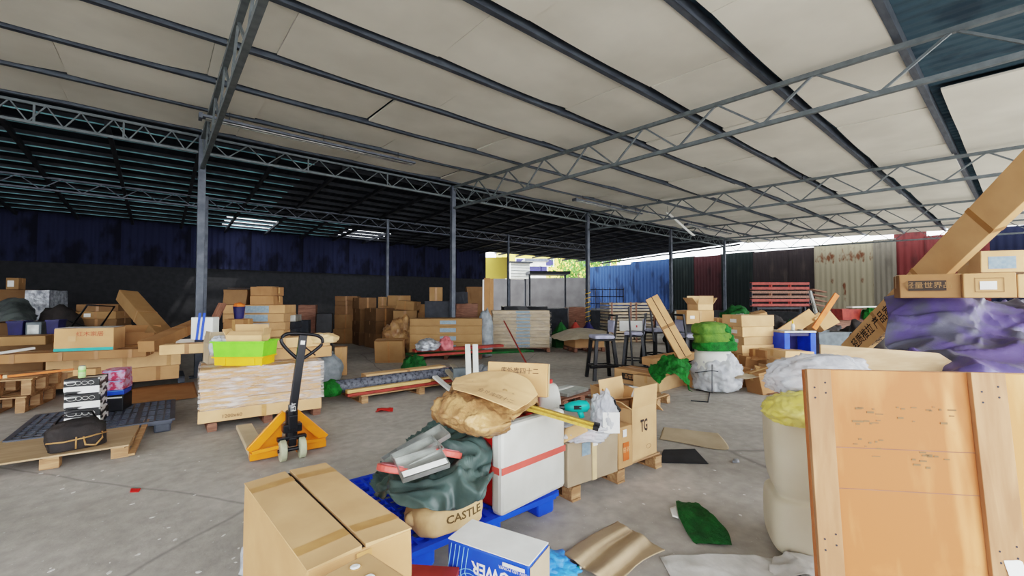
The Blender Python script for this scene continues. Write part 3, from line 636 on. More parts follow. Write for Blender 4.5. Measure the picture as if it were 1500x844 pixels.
# red pan lids on tarp
def disc(c, r, label, tilt=(0, 0, 0)):
    t = thing('pan_lid', label, 'lid', c, tilt)
    MB().tube([(0, 0, 0), (0, 0, .035)], [r, r], 28).build('rim', 'redstripe', t, smooth=False, bev=.006); MB().tube([(0, 0, .036), (0, 0, .042)], [r*.86, r*.8], 28).build('dish', 'pink', t); return t
disc(P(583, 692, 2.5), .125, 'round red pan lid at the left under the silver plates', (R(-18), R(8), YR)); disc(P(650, 668, 2.66), .11, 'round red pan lid at the right of the silver plates', (R(-20), R(10), YR))
# silver light housings
def plate(c, w, d, rot, label, m='silver', lens=False):
    t = thing('light_housing', label, 'light housing', c, rot)
    MB().box((0, 0, .004), (w, d, .006)).box((0, d/2, .018), (w, .004, .03)).box((0, -d/2, .018), (w, .004, .03)).box((-w/2, 0, .018), (.004, d, .03)).box((w/2, 0, .018), (.004, d, .03)).build('tray', m, t)
    if lens: MB().box((0, -d*.3, .03), (w*.95, d*.22, .006)).build('lens', 'paper', t)
    return t
plate(P(618, 682, 2.46), .27, .16, (R(24), R(-6), R(-8)), 'open silver light housing with a pale strip, frontmost on the green tarpaulin', lens=True)
plate(P(612, 667, 2.56), .27, .15, (R(16), R(-14), R(-4)), 'silver light housing lying under the frontmost one, rim up'); plate(P(600, 664, 2.64), .3, .14, (R(8), R(-18), R(2)), 'thin silver light housing, second lowest on the green tarpaulin')
plate(P(622, 652, 2.66), .3, .13, (R(14), R(-20), R(-6)), 'long silver light housing slanting at the top of the pile on the tarpaulin')
# --- sack printed CASTLE
rows = [[G(588, 765, .3), G(600, 752, .34), G(640, 748, .36), G(672, 742, .34), G(683, 738, .33)],
        [G(588, 775, .26), G(610, 760, .33), G(640, 757, .34), G(670, 752, .34), G(684, 744, .32)],
        [G(590, 792, .16), G(612, 794, .16), G(640, 786, .16), G(665, 776, .16), G(682, 764, .17)]]
c = (Vector(G(612, 790, .155))+Vector(G(678, 768, .155)))/2+F0*.13
a, b = cc(G(612, 794, .155)), cc(G(682, 766, .155)); sy = YR+math.atan2(b[1]-a[1], b[0]-a[0])
o = blob('kraft_sack', (c.x, c.y, .153), (.46, .34, .2), 'sack', amp=.07, yaw=sy, sq=.6, seed=8); tag(o, 'tan sack printed CASTLE lying on the blue pallet under the tarpaulin edge', 'sack')
conform(text('CASTLE', o, (.04, -.146, .09), (R(90), 0, 0), .066, 'ink_g', sx=1.15, bold=.0015), o)
MB().tube([(-.2, -.03, .07), (-.235, 0, .09), (-.225, .04, .08)], [.03, .045, .03], 8).build('tied_end', 'sack', o, smooth=True)
# --- big front carton
p = tf((450, 832), (603, 770), .62, .97, 0.0); x, y, z, yaw, L, D, H = p
o = carton((x, y, 0, yaw, L, D, .605), 'largest tan carton in the front, top flaps meeting at a dark slit', seam=False, vt=False, wob=.006, m='card')
for s in (-1, 1):
    f = MB(); f.add([(s*.008, -D/2, .606), (s*L/2, -D/2, .606), (s*L/2, D/2, .606), (s*.012, D/2, .606), (s*.008, -D/2, .622), (s*L/2, -D/2, .611), (s*L/2, D/2, .611), (s*.012, D/2, .620)], [(3,2,1,0),(4,5,6,7),(0,1,5,4),(1,2,6,5),(2,3,7,6),(3,0,4,7)])
    fo = f.build('top_flap', 'card_l', o)
    for yy in (-D*.36, D*.36):
        MB().add([(s*.01, yy-.03, .6235), (s*L/2, yy-.03, .6128), (s*L/2, yy+.03, .6128), (s*.01, yy+.03, .6235)], [(0, 1, 2, 3)]).build('tape', 'tape', fo)
MB().box((0, 0, .607), (.018, D*.98, .002)).build('slit', 'dark_in', o)
MB().box((0, -D/2-.005, .5), (.06, .002, .2)).build('tape', 'tape', o)
text('↑↑', o, (L*.3, -D/2-.006, .42), (R(90), 0, 0), .06, 'ink_l')
# --- small box in the very front
A, B = G(540, 806, .66), G(602, 846, .66); d = B-A; yw = math.atan2(d.y, d.x); L = .30; D = .22; n = Vector((math.sin(yw), -math.cos(yw), 0))
c = A+d.normalized()*L/2+n*D/2
o = carton((c.x, c.y, 0, yw, L, D, .655), 'pale tall carton with two oval holes on top at the bottom edge', m='card_l', seam=False, vt=False, wob=.002)
for s in (-.055, .03):
    MB().tube([(s-.05, .03, .656), (s-.05, .03, .6575)], .021, 20).build('oval_hole', 'card_in', o); MB().tube([(s-.05, .03, .6572), (s-.05, .03, .661)], [.017, .010], 16).build('foam_plug', 'paper', o)
c = G(402, 835, .02)-F0*.02; o = blob('plastic_bag', (c.x-.04, c.y+.02, 0), (.2, .26, .3), 'bagw', yaw=YR, amp=.3, seed=12); tag(o, 'crumpled clear plastic bag squeezed beside the largest front carton', 'bag')
# --- blue POWER carton
p = tf((656, 790), (775, 831), .42, .2, .15)
o = carton(p, 'blue carton with a white top and upside-down POWER print', m='bluebox', tape=None, wob=.003); x, y, z, yaw, L, D, H = p
MB().box((0, 0, H+.004), (L*.995, D*.995, .004)).build('top_flap', 'paper', o)
text('POWER', o, (L*.1, -D/2-.005, H*.7), (R(90), R(180), 0), .075, 'paper', sx=.9, bold=.002)
MB().box((L*.33, -D/2-.005, H*.92), (.11, .002, .016)).build('printed_bar', 'paper', o); text('120W LED POWER', o, (L*.33, -D/2-.005, H*.86), (R(90), R(180), 0), .018, 'paper')
mb = MB()
for k in range(5): mb.tube([(L*(-.44+k*.055), -D/2-.004, H*.97), (L*(-.44+k*.055)-.02, -D/2-.004, H*(.55-.05*(k % 2))), (L*(-.44+k*.055)+.03, -D/2-.004, H*.2)], .002, 4)
for r_ in (.05, .07, .09): mb.tube([(-L*.2+r_*math.cos(a), -D/2-.004, H*.3+r_*math.sin(a)) for a in [k*math.pi/10 for k in range(11)]], .0018, 4)
mb.build('printed_pattern', 'lblue', o)
MB().box((L/2+.004, 0, H/2), (.003, D*.97, H*.95)).build('side_flap', 'card_g', o)
c = G(790, 838, .05); o = blob('plastic_bag', (c.x, c.y, 0), (.36, .26, .14), 'bagb', amp=.35, seed=5, yaw=YR, ridge=.2, cr=.7, sub=5); tag(o, 'crumpled blue plastic bag on the floor beside the blue printed carton', 'bag')
c = G(838, 838, .02); o = MB().tube([(-.05, 0, .02), (.05, 0, .02)], .018, 10).build('bottle', 'tool', loc=(c.x, c.y, 0), smooth=True); tag(o, 'small cyan bottle lying at the right of the blue plastic bag', 'bottle')
MB().tube([(.05, 0, .02), (.07, 0, .02)], .01, 8).build('cap', 'white', o)
c = G(795, 818, 0); t = thing('pipe_fitting', 'old grey metal pipe elbow behind the blue plastic bag', 'pipe', (c.x, c.y, 0), YR)
MB().tube([(-.05, .03, .05), (-.01, .03, .055), (.03, .01, .05), (.05, -.05, .03)], [.018, .022, .022, .02], 12).build('elbow', 'steel', t, smooth=True); MB().tube([(-.055, .03, .03), (-.055, .03, .09)], .028, 12).build('valve_cap', 'steel_d', t)
c = G(640, 838, .0)
o = MB().box((0, 0, 0), (.3, .09, .03)).build('wooden_plank', 'wood_red', loc=G(622, 842, .3), rotz=YR-.1); tag(o, 'red-brown plank end showing below the blue pallet at the bottom edge', 'plank')
# --- crumpled carton and flat carton on the tarp and delivery box
rows = [[P(655, 560, 3.25), P(690, 556, 3.3), P(735, 558, 3.3), P(768, 568, 3.2), P(786, 590, 3.1)],
        [P(640, 578, 3.1), P(680, 568, 3.12), P(730, 568, 3.1), P(765, 580, 3.05), P(784, 596, 3.0)],
        [P(634, 600, 2.95), P(670, 590, 2.92), P(715, 592, 2.9), P(750, 600, 2.85), P(765, 606, 2.85)],
        [P(640, 614, 2.9), P(668, 612, 2.8), P(700, 618, 2.75), P(730, 616, 2.74), P(748, 611, 2.78)],
        [P(660, 618, 2.95), P(680, 628, 2.86), P(705, 634, 2.8), P(728, 628, 2.8), P(745, 616, 2.85)]]
cr_rows = [[P(655, 618, 3.35), P(700, 610, 3.4), P(740, 606, 3.35), P(775, 606, 3.25), P(790, 606, 3.1)],
        [P(664, 566, 3.2), P(700, 557, 3.25), P(740, 556, 3.25), P(772, 567, 3.15), P(788, 590, 3.03)],
        [P(650, 580, 2.95), P(670, 580, 2.84), P(697, 592, 2.74), P(724, 602, 2.69), P(754, 613, 2.68)],
        [P(632, 600, 2.9), P(650, 607, 2.72), P(682, 620, 2.60), P(714, 630, 2.58), P(748, 620, 2.62)],
        [P(640, 618, 3.0), P(662, 624, 2.85), P(690, 636, 2.76), P(716, 640, 2.72), P(746, 630, 2.74)]]
o = patch('crumpled_carton', cr_rows, 'crumple', 60, 60, amp=.018, freq=6, ridge=.028, rf=8, seed=2); tag(o, 'crushed brown film wrapped carton slumped over the green tarpaulin', 'box')
tq = [[P(668, 563, 3.16), P(700, 555, 3.22), P(740, 553, 3.22), P(772, 564, 3.12), P(788, 588, 3.0)], [P(662, 573, 3.0), P(690, 572, 3.0), P(728, 575, 2.98), P(760, 586, 2.92), P(775, 600, 2.85)], [P(664, 580, 2.86), P(680, 585, 2.79), P(704, 593, 2.71), P(728, 603, 2.66), P(754, 614, 2.65)]]
pn = patch('torn_panel', [[v+Vector((0, 0, .045)) for v in r_] for r_ in tq], 'card_l', 40, 30, amp=.004, ridge=.007, rf=5, seed=3, th=.004)
pn.location = pn.location-o.location; pn.parent = o
a, b, c = P(694, 586, 2.80), P(748, 607, 2.68), P(712, 575, 2.9); ex = (b-a).normalized(); ez = ex.cross(c-a).normalized(); ez = ez if ez.z > 0 else -ez; ey = ez.cross(ex)
x_ = text('仓外库四十二', o, (0, 0, 0), (0, 0, 0), .045, 'ink_l'); mt = Matrix((ex, ey, ez)).transposed().to_4x4(); mt.translation = (a+b)/2+ey*.04+ez*.062-o.location; x_.matrix_local = mt
p = fa(712, 801, 3.32, -16, .08, b=597, t=531, z0=.82); pz = p; o = carton(p, 'flat tan carton standing on edge with a line of black characters', tape=None, seam=False, wob=.004); ftext(o, p, '库外库四十二', .05, .74, .05, 'ink'); o.rotation_euler = (R(-10), 0, p[3])
MB().box((p[4]/2+.004, 0, p[6]/2), (.002, .05, p[6]*.98)).build('tape', 'tape_c', o)
# gold rails
for k, (a, b, l) in enumerate(((P(766, 592, 3.05), P(878, 624, 2.95), 'upper gold coloured metal rail bridging from the delivery box'), (P(770, 598, 3.0), P(876, 629, 2.9), 'lower gold coloured metal rail bridging from the delivery box'))):
    t = thing('metal_rail', l, 'rail', a); d = b-a
    MB().bar((0, 0, 0), d, .035, .02).build('channel', 'gold', t); MB().bar(d*.93+Vector((0, 0, .003)), d*1.005+Vector((0, 0, .003)), .037, .024).build('end_cap', 'blackm', t)
# teal power tool
c = P(845, 597, 3.45); t = thing('power_tool', 'teal power tool lying among the cartons behind the gold rails', 'tool', c, YR)
MB().tube([(-.1, 0, 0), (-.05, 0, .005), (.02, 0, .01), (.08, 0, .01), (.1, 0, .01)], [.025, .04, .048, .045, .02], 14).build('motor_housing', 'tool', t, smooth=True)
MB().tube([(.02, 0, -.02), (.04, -.01, -.08)], [.025, .022], 10).build('handle', 'tool', t, smooth=True); MB().tube([(-.14, 0, 0), (-.1, 0, 0)], .022, 10).build('chuck', 'blackm', t); MB().box((0, -.045, .01), (.06, .004, .03)).build('badge', 'blackm', t)
# --- wooden pallet with TG carton
pw = gf((838, 737), (970, 684), .8, h=.13); pw = pw
wooden_pallet(pw, 'worn wooden pallet under the taped cartons and the TG carton', 'wood', nd=6)
pA = gf((832, 716), (905, 691), .33, z0=.133, t=650); o = carton(pA, 'dusty taped carton with a blue sticker at the front of the wooden pallet', 'card_g', tape='tape_c', stick=(.02, .9, .05, .07)); MB().box((-.09, -pA[5]/2-.006, pA[6]*.78), (.09, .002, .1)).build('faded_sticker', 'ink_blue', o)
pB = gf((906, 689), (927, 681), .3, z0=.133, t=628); o = carton(pB, 'narrow carton with orange warning print between its taped neighbour and the tall one', 'card', tape=None, seam=False, stick=(-.1, .85, .05, .06))
MB().box((0, -pB[5]/2-.006, pB[6]*.4), (.075, .002, .15)).build('printed_frame', 'ink_or', o); text('易碎', o, (0, -pB[5]/2-.008, pB[6]*.43), (R(90), 0, 0), .05, 'card_l'); text('小心轻放', o, (0, -pB[5]/2-.008, pB[6]*.2), (R(90), 0, 0), .02, 'ink_or')
pC = gf((926, 678), (962, 663), .34, z0=.133, t=600); o = opencarton(pC, 'tall open carton marked TG on the right end of the wooden pallet', 'card_l', flap=(.55, .6, .5, .5), ang=(96, 100, 150, 215)); text('TG', o, (-.01, -pC[5]/2-.003, pC[6]*.62), (R(90), 0, 0), .15, 'ink', sx=.55, bold=.004); MB().tube([(.06+.035*math.cos(a), -pC[5]/2-.002, pC[6]*.2+.02*math.sin(a)) for a in [k*.4 for k in range(16)]], .0012, 4, close=True).build('printed_mark', 'ink_l', o)
pD = fa(888, 922, 4.05, 20, .26, b=650, t=590, z0=.3); o = opencarton(pD, 'open carton with raised flaps behind the TG carton', 'card', flap=(.4, .5, .5, .5), ang=(150, 80, 100, 120))
for i, (a, b, c_, l) in enumerate((((800, 580, 4.0), (812, 598, 3.9), .12, 'pointed cut cardboard corner behind the white canister'), ((828, 628, 3.3), (856, 632, 3.2), .07, 'small cardboard offcut under the gold rails'))):
    o = patch('cardboard_offcut', [[P(a[0], a[1], a[2]), P(b[0], b[1]-14, b[2])], [P(a[0]-8, a[1]+24, a[2]-.05), P(b[0]+6, b[1], b[2]-.05)]], 'card_l', 8, 8, amp=.004, ridge=0, seed=i); tag(o, l, 'cardboard')
c = P(850, 632, 3.38); o = blob('plastic_bag', (c.x, c.y, .475), (.42, .3, .11), 'bagw', amp=.3, seed=31, yaw=YR, ridge=.2, cr=.7, sub=5); tag(o, 'clear bag of reddish goods on the dusty taped carton', 'bag')
blob('contents', (0, 0, .005), (.3, .18, .06), 'pink', amp=.3, seed=3, parent=o)
c = P(885, 628, 3.45); o = blob('plastic_bag', (c.x, c.y, .50), (.2, .22, .3), 'bagw', amp=.25, seed=33, yaw=YR, ridge=.2, cr=.7, sub=5); tag(o, 'upright white plastic bag tied around black coiled tools', 'bag')
MB().box((.03, -.115, .1), (.13, .006, .16)).build('printed_sheet', 'paper', o)
c = P(890, 592, 3.6); t = thing('coil', 'black coiled hose poking out of the white plastic bag', 'hose', c, YR)
MB().tube([(.06*math.cos(a), .04*math.sin(a*.5), .06*math.sin(a)) for a in [k*.4 for k in range(32)]], .014, 8).build('hose', 'blackm', t, smooth=True); MB().tube([(.05, 0, 0), (.1, 0, -.06)], .02, 8).build('nozzle', 'blackm', t)
# flat items behind
pE = gf((826, 600), (880, 585), .6, h=.13); wooden_pallet(pE, 'weathered pallet with a grey slab behind the teal power tool', 'wood_r', nd=5)
p = up(pE, .05, L=.6, D=.4, dyaw=6); o = MB().box((0, 0, .025), (p[4], p[5], .05)).build('metal_slab', 'silver', loc=p[:3], rotz=p[3], bev=.006); tag(o, 'flat grey metal slab lying on the weathered pallet', 'slab'); MB().box((0, .05, .0515), (.45, .06, .003)).build('strip', 'paper', o)
pF = gf((948, 603), (982, 590), .5, h=.13); wooden_pallet(pF, 'small pallet holding the teal box behind the TG carton', 'wood', nd=4)
p = up(pF, .09, L=.28, D=.22, dx=.05); o = carton(p, 'small dark teal box on the little pallet behind the TG carton', 'tealbox', tape=None, wob=.002)
p = up(pF, .12, L=.2, D=.3, dx=-.14, dy=.05); o = carton(p, 'white topped small box left of the dark teal box', 'paper', tape=None, wob=.002)
# --- floor items
def sheet(name, pts, m, label, cat, amp=.01, ridge=.01, seed=0, z=.006, nu=24, nv=18, freq=4, rf=4, zs=None):
    """pts rows of pixels on the floor"""
    rows = [[G(q[0], q[1], q[2] if len(q) > 2 else z) for q in r_] for r_ in pts]
    o = patch(name, rows, m, nu, nv, amp=amp, freq=freq, ridge=ridge, rf=rf, seed=seed); tag(o, label, cat); return o
sheet('kraft_paper', [[(905, 764, .02), (918, 772, .07), (928, 778, .01), (942, 784, .06), (955, 796, .01), (974, 806, .05)], [(862, 788, .02), (878, 796, .07), (892, 803, .01), (908, 814, .07), (922, 822, .01), (938, 824, .04)], [(824, 812, .03), (842, 822, .08), (856, 834, .01), (872, 842, .08), (888, 850, .01), (905, 856, .03)]], 'kraft', 'crumpled sheet of kraft paper on the floor at the bottom centre', 'paper', amp=.004, ridge=.006)
sheet('cardboard_sheet', [[(972, 626, .03), (1052, 635, .03)], [(968, 638), (1068, 657, .01)], [(966, 643), (1045, 658)]], 'card_g', 'flattened cardboard piece on the floor right of the TG carton', 'cardboard', amp=.004, ridge=.002)
sheet('dark_board', [[(972, 659), (1018, 658)], [(964, 678), (1038, 680)]], 'steel_d', 'flat dark board on the floor below the flattened cardboard', 'board', amp=.002, ridge=0)
sheet('green_cloth', [[(990, 734, .02), (1022, 738, .04)], [(995, 758, .03), (1045, 757, .06)], [(1010, 785, .02), (1066, 780, .05)], [(1020, 797), (1071, 800)]], 'netd', 'crumpled dark green cloth lying on the floor in the open', 'cloth', amp=.012, ridge=.02, rf=7, seed=3)
sheet('paper_scrap', [[(981, 745, .02), (990, 742, .02)], [(985, 757, .02), (994, 760, .02)]], 'paper', 'small white paper at the left tip of the dark green cloth', 'paper', amp=.002, ridge=0, nu=4, nv=4)
sheet('dust_sheet', [[(966, 815), (1060, 812, .03), (1130, 818), (1200, 822)], [(985, 850), (1060, 846), (1130, 850), (1210, 850)]], 'cloud', 'dirty white sheet spread along the bottom edge of the floor', 'sheet', amp=.008, ridge=.012, seed=6)
sheet('grey_rag', [[(1135, 818, .02), (1165, 808, .08), (1200, 818, .04)], [(1120, 850, .01), (1165, 842, .05), (1205, 850, .03)]], 'cloud', 'bunched grey rag in front of the white plastic tank', 'rag', amp=.015, ridge=.02, seed=8)
sheet('red_cloth', [[(553, 599), (565, 598, .03), (576, 598)], [(550, 604), (562, 602, .04), (575, 604)]], 'red', 'small bright red rag on the floor in front of the flat pallet', 'rag', amp=.02, ridge=.02)
sheet('red_cloth', [[(192, 716), (206, 715, .02)], [(190, 721), (202, 721)]], 'red', 'tiny dark red scrap on the floor by the plywood topped pallet', 'scrap', amp=.01, ridge=.01, nu=6, nv=6)
sheet('dark_board', [[(1132, 568, .05), (1165, 572, .03)], [(1112, 575, .02), (1150, 582, .02)]], 'wood_r', 'dark wooden board on the floor left of the white plastic tank', 'board', amp=.003, ridge=0)
c = G(1078, 677); o = blob('crumpled_wrapper', c, (.09, .05, .03), 'foil', amp=.4, seed=3, sub=3); tag(o, 'small crumpled dark wrapper on the open floor right of centre', 'wrapper')
rnd = random.Random(11)
sc0 = None
for k in range(60):
    if k < 38: px, py = rnd.uniform(60, 420), rnd.uniform(655, 840)
    else: px, py = rnd.uniform(900, 1110), rnd.uniform(580, 800)
    if 380 < px and py > 640 and k < 38: px -= 60
    q = G(px, py); s = rnd.uniform(.006, .018)
    if sc0 is None:
        mb = MB(); mb.prism([(-1, -.5), (.2, -.8), (1, 0), (.3, .7), (-.7, .5)], 0, .12); sc0 = o = mb.build('paper_scrap', 'debris'); tag(o, 'tiny white scrap of paper littering the concrete floor', 'scrap', 'white scraps scattered on the floor')
    else: o = sc0.copy(); C.objects.link(o)
    o.location = (q.x, q.y, .001); o.scale = (s, s*rnd.uniform(.5, 1), s); o.rotation_euler = (0, 0, rnd.uniform(0, 6))
# ================================================================== RIGHT: crate, tank, tarp
TL = P(1178, 541, 1.75); L = 1.9; an = R(-8); d = RT*math.cos(an)+F0*math.sin(an); yw = math.atan2(d.y, d.x)
H = TL.z; lean = R(-5)
t = thing('wooden_crate', 'orange plywood crate side with grey-brown battens at the near right', 'crate', (0, 0, 0))
HL = H/math.cos(lean)
base = TL.copy(); nrm = Vector((-math.sin(yw), math.cos(yw), 0)); base = TL-nrm*math.tan(-lean)*H; base.z = 0
t.location = base; t.rotation_euler = (lean, 0, yw)
MB().box((.3, .012, HL*.5+.0), (.6+.0, .018, HL-.004)).build('plywood_sheet', 'ply_o', t)
x0 = .6; MB().box((x0+.65, .014, HL*.5), (1.3, .018, HL-.006)).build('plywood_sheet', 'ply_l', t)
MB().box((.045, -.008, HL/2+.002), (.088, .02, HL)).build('batten', 'ply_b', t, bev=.002); MB().box((.64, -.008, HL/2+.002), (.115, .02, HL)).build('batten', 'ply_b', t, bev=.002); MB().box((1.3, -.008, HL/2), (.115, .02, HL)).build('batten', 'ply_b', t, bev=.002)
MB().box((1.0, .035, .04), (1.9, .05, .08)).box((1.0, .035, HL-.04), (1.9, .03, .08)).build('inner_rail', 'ply_b', t)
for z_ in (.78, .95): MB().box((.345, .0025, HL*z_*.72+.1), (.5, .0015, .003)).build('board_joint', 'wood_r', t)
mbn = MB()
for (bx_, w_) in ((.045, .05), (.64, .07)):
    for zz in (.1, .16, .6, .64, HL-.06, HL-.1):
        for s in (-1, 1): mbn.tube([(bx_+s*w_*.4, -.019, zz+s*.01), (bx_+s*w_*.4, -.0165, zz+s*.01)], .004, 6)
mbn.build('nail_heads', 'steel_d', t)['kind'] = 'stuff'
sm = MB(); rn = random.Random(5)
for (cx, cz, w_, n_) in ((.22, HL-.18, .05, 12), (.22, HL-.3, .05, 8), (.42, HL-.17, .1, 12), (.43, HL-.34, .06, 10)):
    for k in range(n_): sm.box((cx+rn.uniform(-w_, w_), .0018, cz+rn.uniform(-.035, .035)), (rn.uniform(.008, .03), .001, rn.uniform(.003, .008)))
o = sm.build('stencil_marks', 'ink_l', t)
a = P(1431, 783, 1.6)
lab = patch('paper_label', [[Vector((.62, -.0195, .60)), Vector((.665, -.0195, .605)), Vector((.68, -.0195, .60))], [Vector((.63, -.021, .55)), Vector((.665, -.022, .55)), Vector((.69, -.021, .545))], [Vector((.645, -.0195, .49)), Vector((.68, -.0195, .49)), Vector((.705, -.0195, .495))]], 'paper', 16, 16, amp=.001, ridge=.002, rf=30, th=.001); lab.parent = t
# tank
def tank(c, w, d, h, label):
    t = thing('plastic_tank', label, 'tank', c, YR-R(20)); prof = [(0, .9), (.03, 1.0), (.30, 1.0), (.36, .97), (.37, .82), (.41, .91), (.5, .96), (.85, 1.0), (.95, .96), (1, .8)]
    mb = MB(); n = 32; vs = []; fs = []
    for (z_, s) in prof:
        for k in range(n):
            a = 2*math.pi*k/n; ca, sa = math.cos(a), math.sin(a); e = .38
            sh = (1.05 if z_ < .4 else 1.0)
            vs.append((w/2*s*math.copysign(abs(ca)**e, ca), d/2*s*math.copysign(abs(sa)**e, sa), z_*h))
    for j in range(len(prof)-1):
        for k in range(n): fs.append((j*n+k, j*n+(k+1) % n, (j+1)*n+(k+1) % n, (j+1)*n+k))
    fs += [tuple(range(n))[::-1], tuple(range((len(prof)-1)*n, len(prof)*n))]
    mb.add(vs, fs); o = mb.build('body', 'tank', t, smooth=True); md = o.modifiers.new('s', 'SUBSURF'); md.levels = md.render_levels = 2
    MB().tube([(0, 0, h), (0, 0, h+.04)], .12, 24).build('neck', 'tank', t, smooth=True); return t
c = W(1.94, 2.70, 0); tank((c.x, c.y, 0), .62, .44, .93, 'big translucent white plastic tank with a waist left of the orange crate')
c = P(1205, 585, 2.8); o = blob('plastic_bag', (c.x, c.y, .935), (.62, .5, .25), 'bagw', amp=.16, seed=41, yaw=YR, ridge=.08, cr=.7, sub=5); tag(o, 'clear plastic bag heaped on top of the white tank', 'bag')
c = P(1172, 600, 2.5); o = blob('plastic_bag', (c.x, c.y, .84), (.36, .3, .17), 'bagy', amp=.15, seed=44, yaw=YR, ridge=.1, cr=.7, sub=5); tag(o, 'yellow plastic bag with orange cords on the tank shoulder', 'bag')
for k in range(5): MB().tube([(.02+.015*k, -.152, .05+.02*k), (.05, -.165, .09), (.09-.01*k, -.15, .13-.02*k)], .004, 5).build('cord', 'yellow', o)
# pale board behind crate
a, b = P(1203, 545, 3.3), P(1490, 560, 3.1); za = P(1203, 505, 3.3).z; d = b-a; yw = math.atan2(d.y, d.x); Lb = math.hypot(d.x, d.y)
mb = MB(); zt = P(1385, 517, 3.2).z
mb.add([(0, 0, 0), (Lb, 0, 0), (Lb, 0, zt-.35), (Lb*.62, 0, zt), (0, 0, za), (0, .02, 0), (Lb, .02, 0), (Lb, .02, zt-.35), (Lb*.62, .02, zt), (0, .02, za)], [(0, 1, 2, 3, 4), (9, 8, 7, 6, 5), (0, 5, 6, 1), (1, 6, 7, 2), (2, 7, 8, 3), (3, 8, 9, 4), (4, 9, 5, 0)])
o = mb.build('plywood_board', 'ply_p', loc=(a.x, a.y, 0), rotz=yw); tag(o, 'pale plywood board standing between the tank and the purple tarpaulin', 'board')
# tarp pile
rows = [[(1300, 470, 5.4), (1350, 460, 5.4), (1420, 455, 5.3), (1500, 455, 5.2), (1650, 455, 5.0)],
        [(1296, 440, 4.6), (1345, 433, 4.6), (1410, 432, 4.5), (1470, 440, 4.4), (1600, 450, 4.2)],
        [(1300, 462, 4.2), (1345, 440, 4.2), (1405, 436, 4.1), (1465, 452, 4.0), (1600, 464, 3.8)],
        [(1296, 500, 4.0), (1335, 488, 3.95), (1400, 485, 3.8), (1465, 492, 3.7), (1600, 500, 3.5)],
        [(1305, 514, 3.9), (1345, 512, 3.7), (1400, 520, 3.4), (1465, 530, 3.2), (1600, 545, 3.0)],
        [(1330, 518, 3.7), (1362, 534, 3.3), (1410, 548, 3.0), (1475, 560, 2.9), (1600, 575, 2.8)],
        [(1330, 600, 3.7), (1370, 620, 3.3), (1420, 650, 3.02), (1480, 700, 2.9), (1600, 740, 2.8)]]
o = patch('tarpaulin', [[P(*q) for q in r_] for r_ in rows], 'tarpp', 100, 100, amp=.07, freq=1.7, ridge=.07, rf=2.0, seed=5); tag(o, 'faded purple tarpaulin draped over a tall pile at the right', 'tarpaulin')
pt = fa(1325, 1640, 4.55, -6, .75, b=560, t=448, z0=0.13); 
zt = P(1400, 437, 4.3).z
p = fa(1320, 1411, 3.95, -36, .4, b=500, t=403, z0=zt); o = carton(p, 'long carton with a black character panel on the purple tarpaulin', 'card_d', vt=False, tape='tape'); MB().box((-.02, -p[5]/2-.016, p[6]*.52), (p[4]*.62, .002, p[6]*.42)).build('printed_panel', 'ink', o); ftext(o, p, '轻量世界品', -.03, .52, .062, 'card_b', extra=.019)
p = fa(1413, 1492, 3.68, -34, .4, b=500, t=401, z0=zt); o = carton(p, 'wide carton with a white label in front of the long leaning one', 'card', vt=False, stick=(-.02, .5, .1, .07)); 
mb = MB()
for s in (-1, 1): mb.box((0, -p[5]/2-.006, p[6]*(.52+s*.28)), (p[4]*.55, .001, .004)).box((s*p[4]*.27, -p[5]/2-.006, p[6]*.52), (.004, .001, p[6]*.56))
mb.build('printed_frame', 'ink_l', o)
p = fa(1494, 1600, 3.5, -30, .4, b=500, t=402, z0=zt); carton(p, 'carton cut off by the right edge beside the labelled wide one', 'card_l', vt=False)
zt2 = P(1450, 402, 4.3).z
p = fa(1440, 1570, 4.2, -22, .4, b=500, t=368, z0=zt2+.01); o = carton(p, 'carton with a blurred grey print, top of the stack at the far right', 'card_l', vt=False); MB().box((-p[4]*.25, -p[5]/2-.006, p[6]*.45), (.2, .002, .12)).build('printed_mark', 'ink_blue', o)
# big leaning carton
a, b = P(1246, 516, 5.6), P(1575, 190, 2.75)
o = beam(a, b, .25, .1, 'very long carton leaning steeply up out of the right edge', 'card', up_=(-.35, -.75, .6), tapes=3)
for k, (s, ch) in enumerate(((.30, '轻质'), (.62, '轻量'), (.95, '产品'))):
    pass
cl_ = o.matrix_world.inverted() @ CAM; sy_, sz_ = (1 if cl_.y > 0 else -1), (1 if cl_.z > 0 else -1)
mt = Matrix(((1, 0, 0), (0, sz_, 0), (0, 0, sz_))).to_4x4(); mt.translation = (.75, 0, sz_*.053); text('轻质推拉 产品家居', o, (0, 0, 0), (0, 0, 0), .13, 'ink', bold=.002).matrix_local = mt
ex, ez = Vector((1, 0, 0)), Vector((0, sy_, 0)); ey = ez.cross(ex); mt = Matrix((ex, ey, ez)).transposed().to_4x4(); mt.translation = (.85, sy_*.128, 0); text('轻质推拉 产品家居', o, (0, 0, 0), (0, 0, 0), .09, 'ink', bold=.002).matrix_local = mt
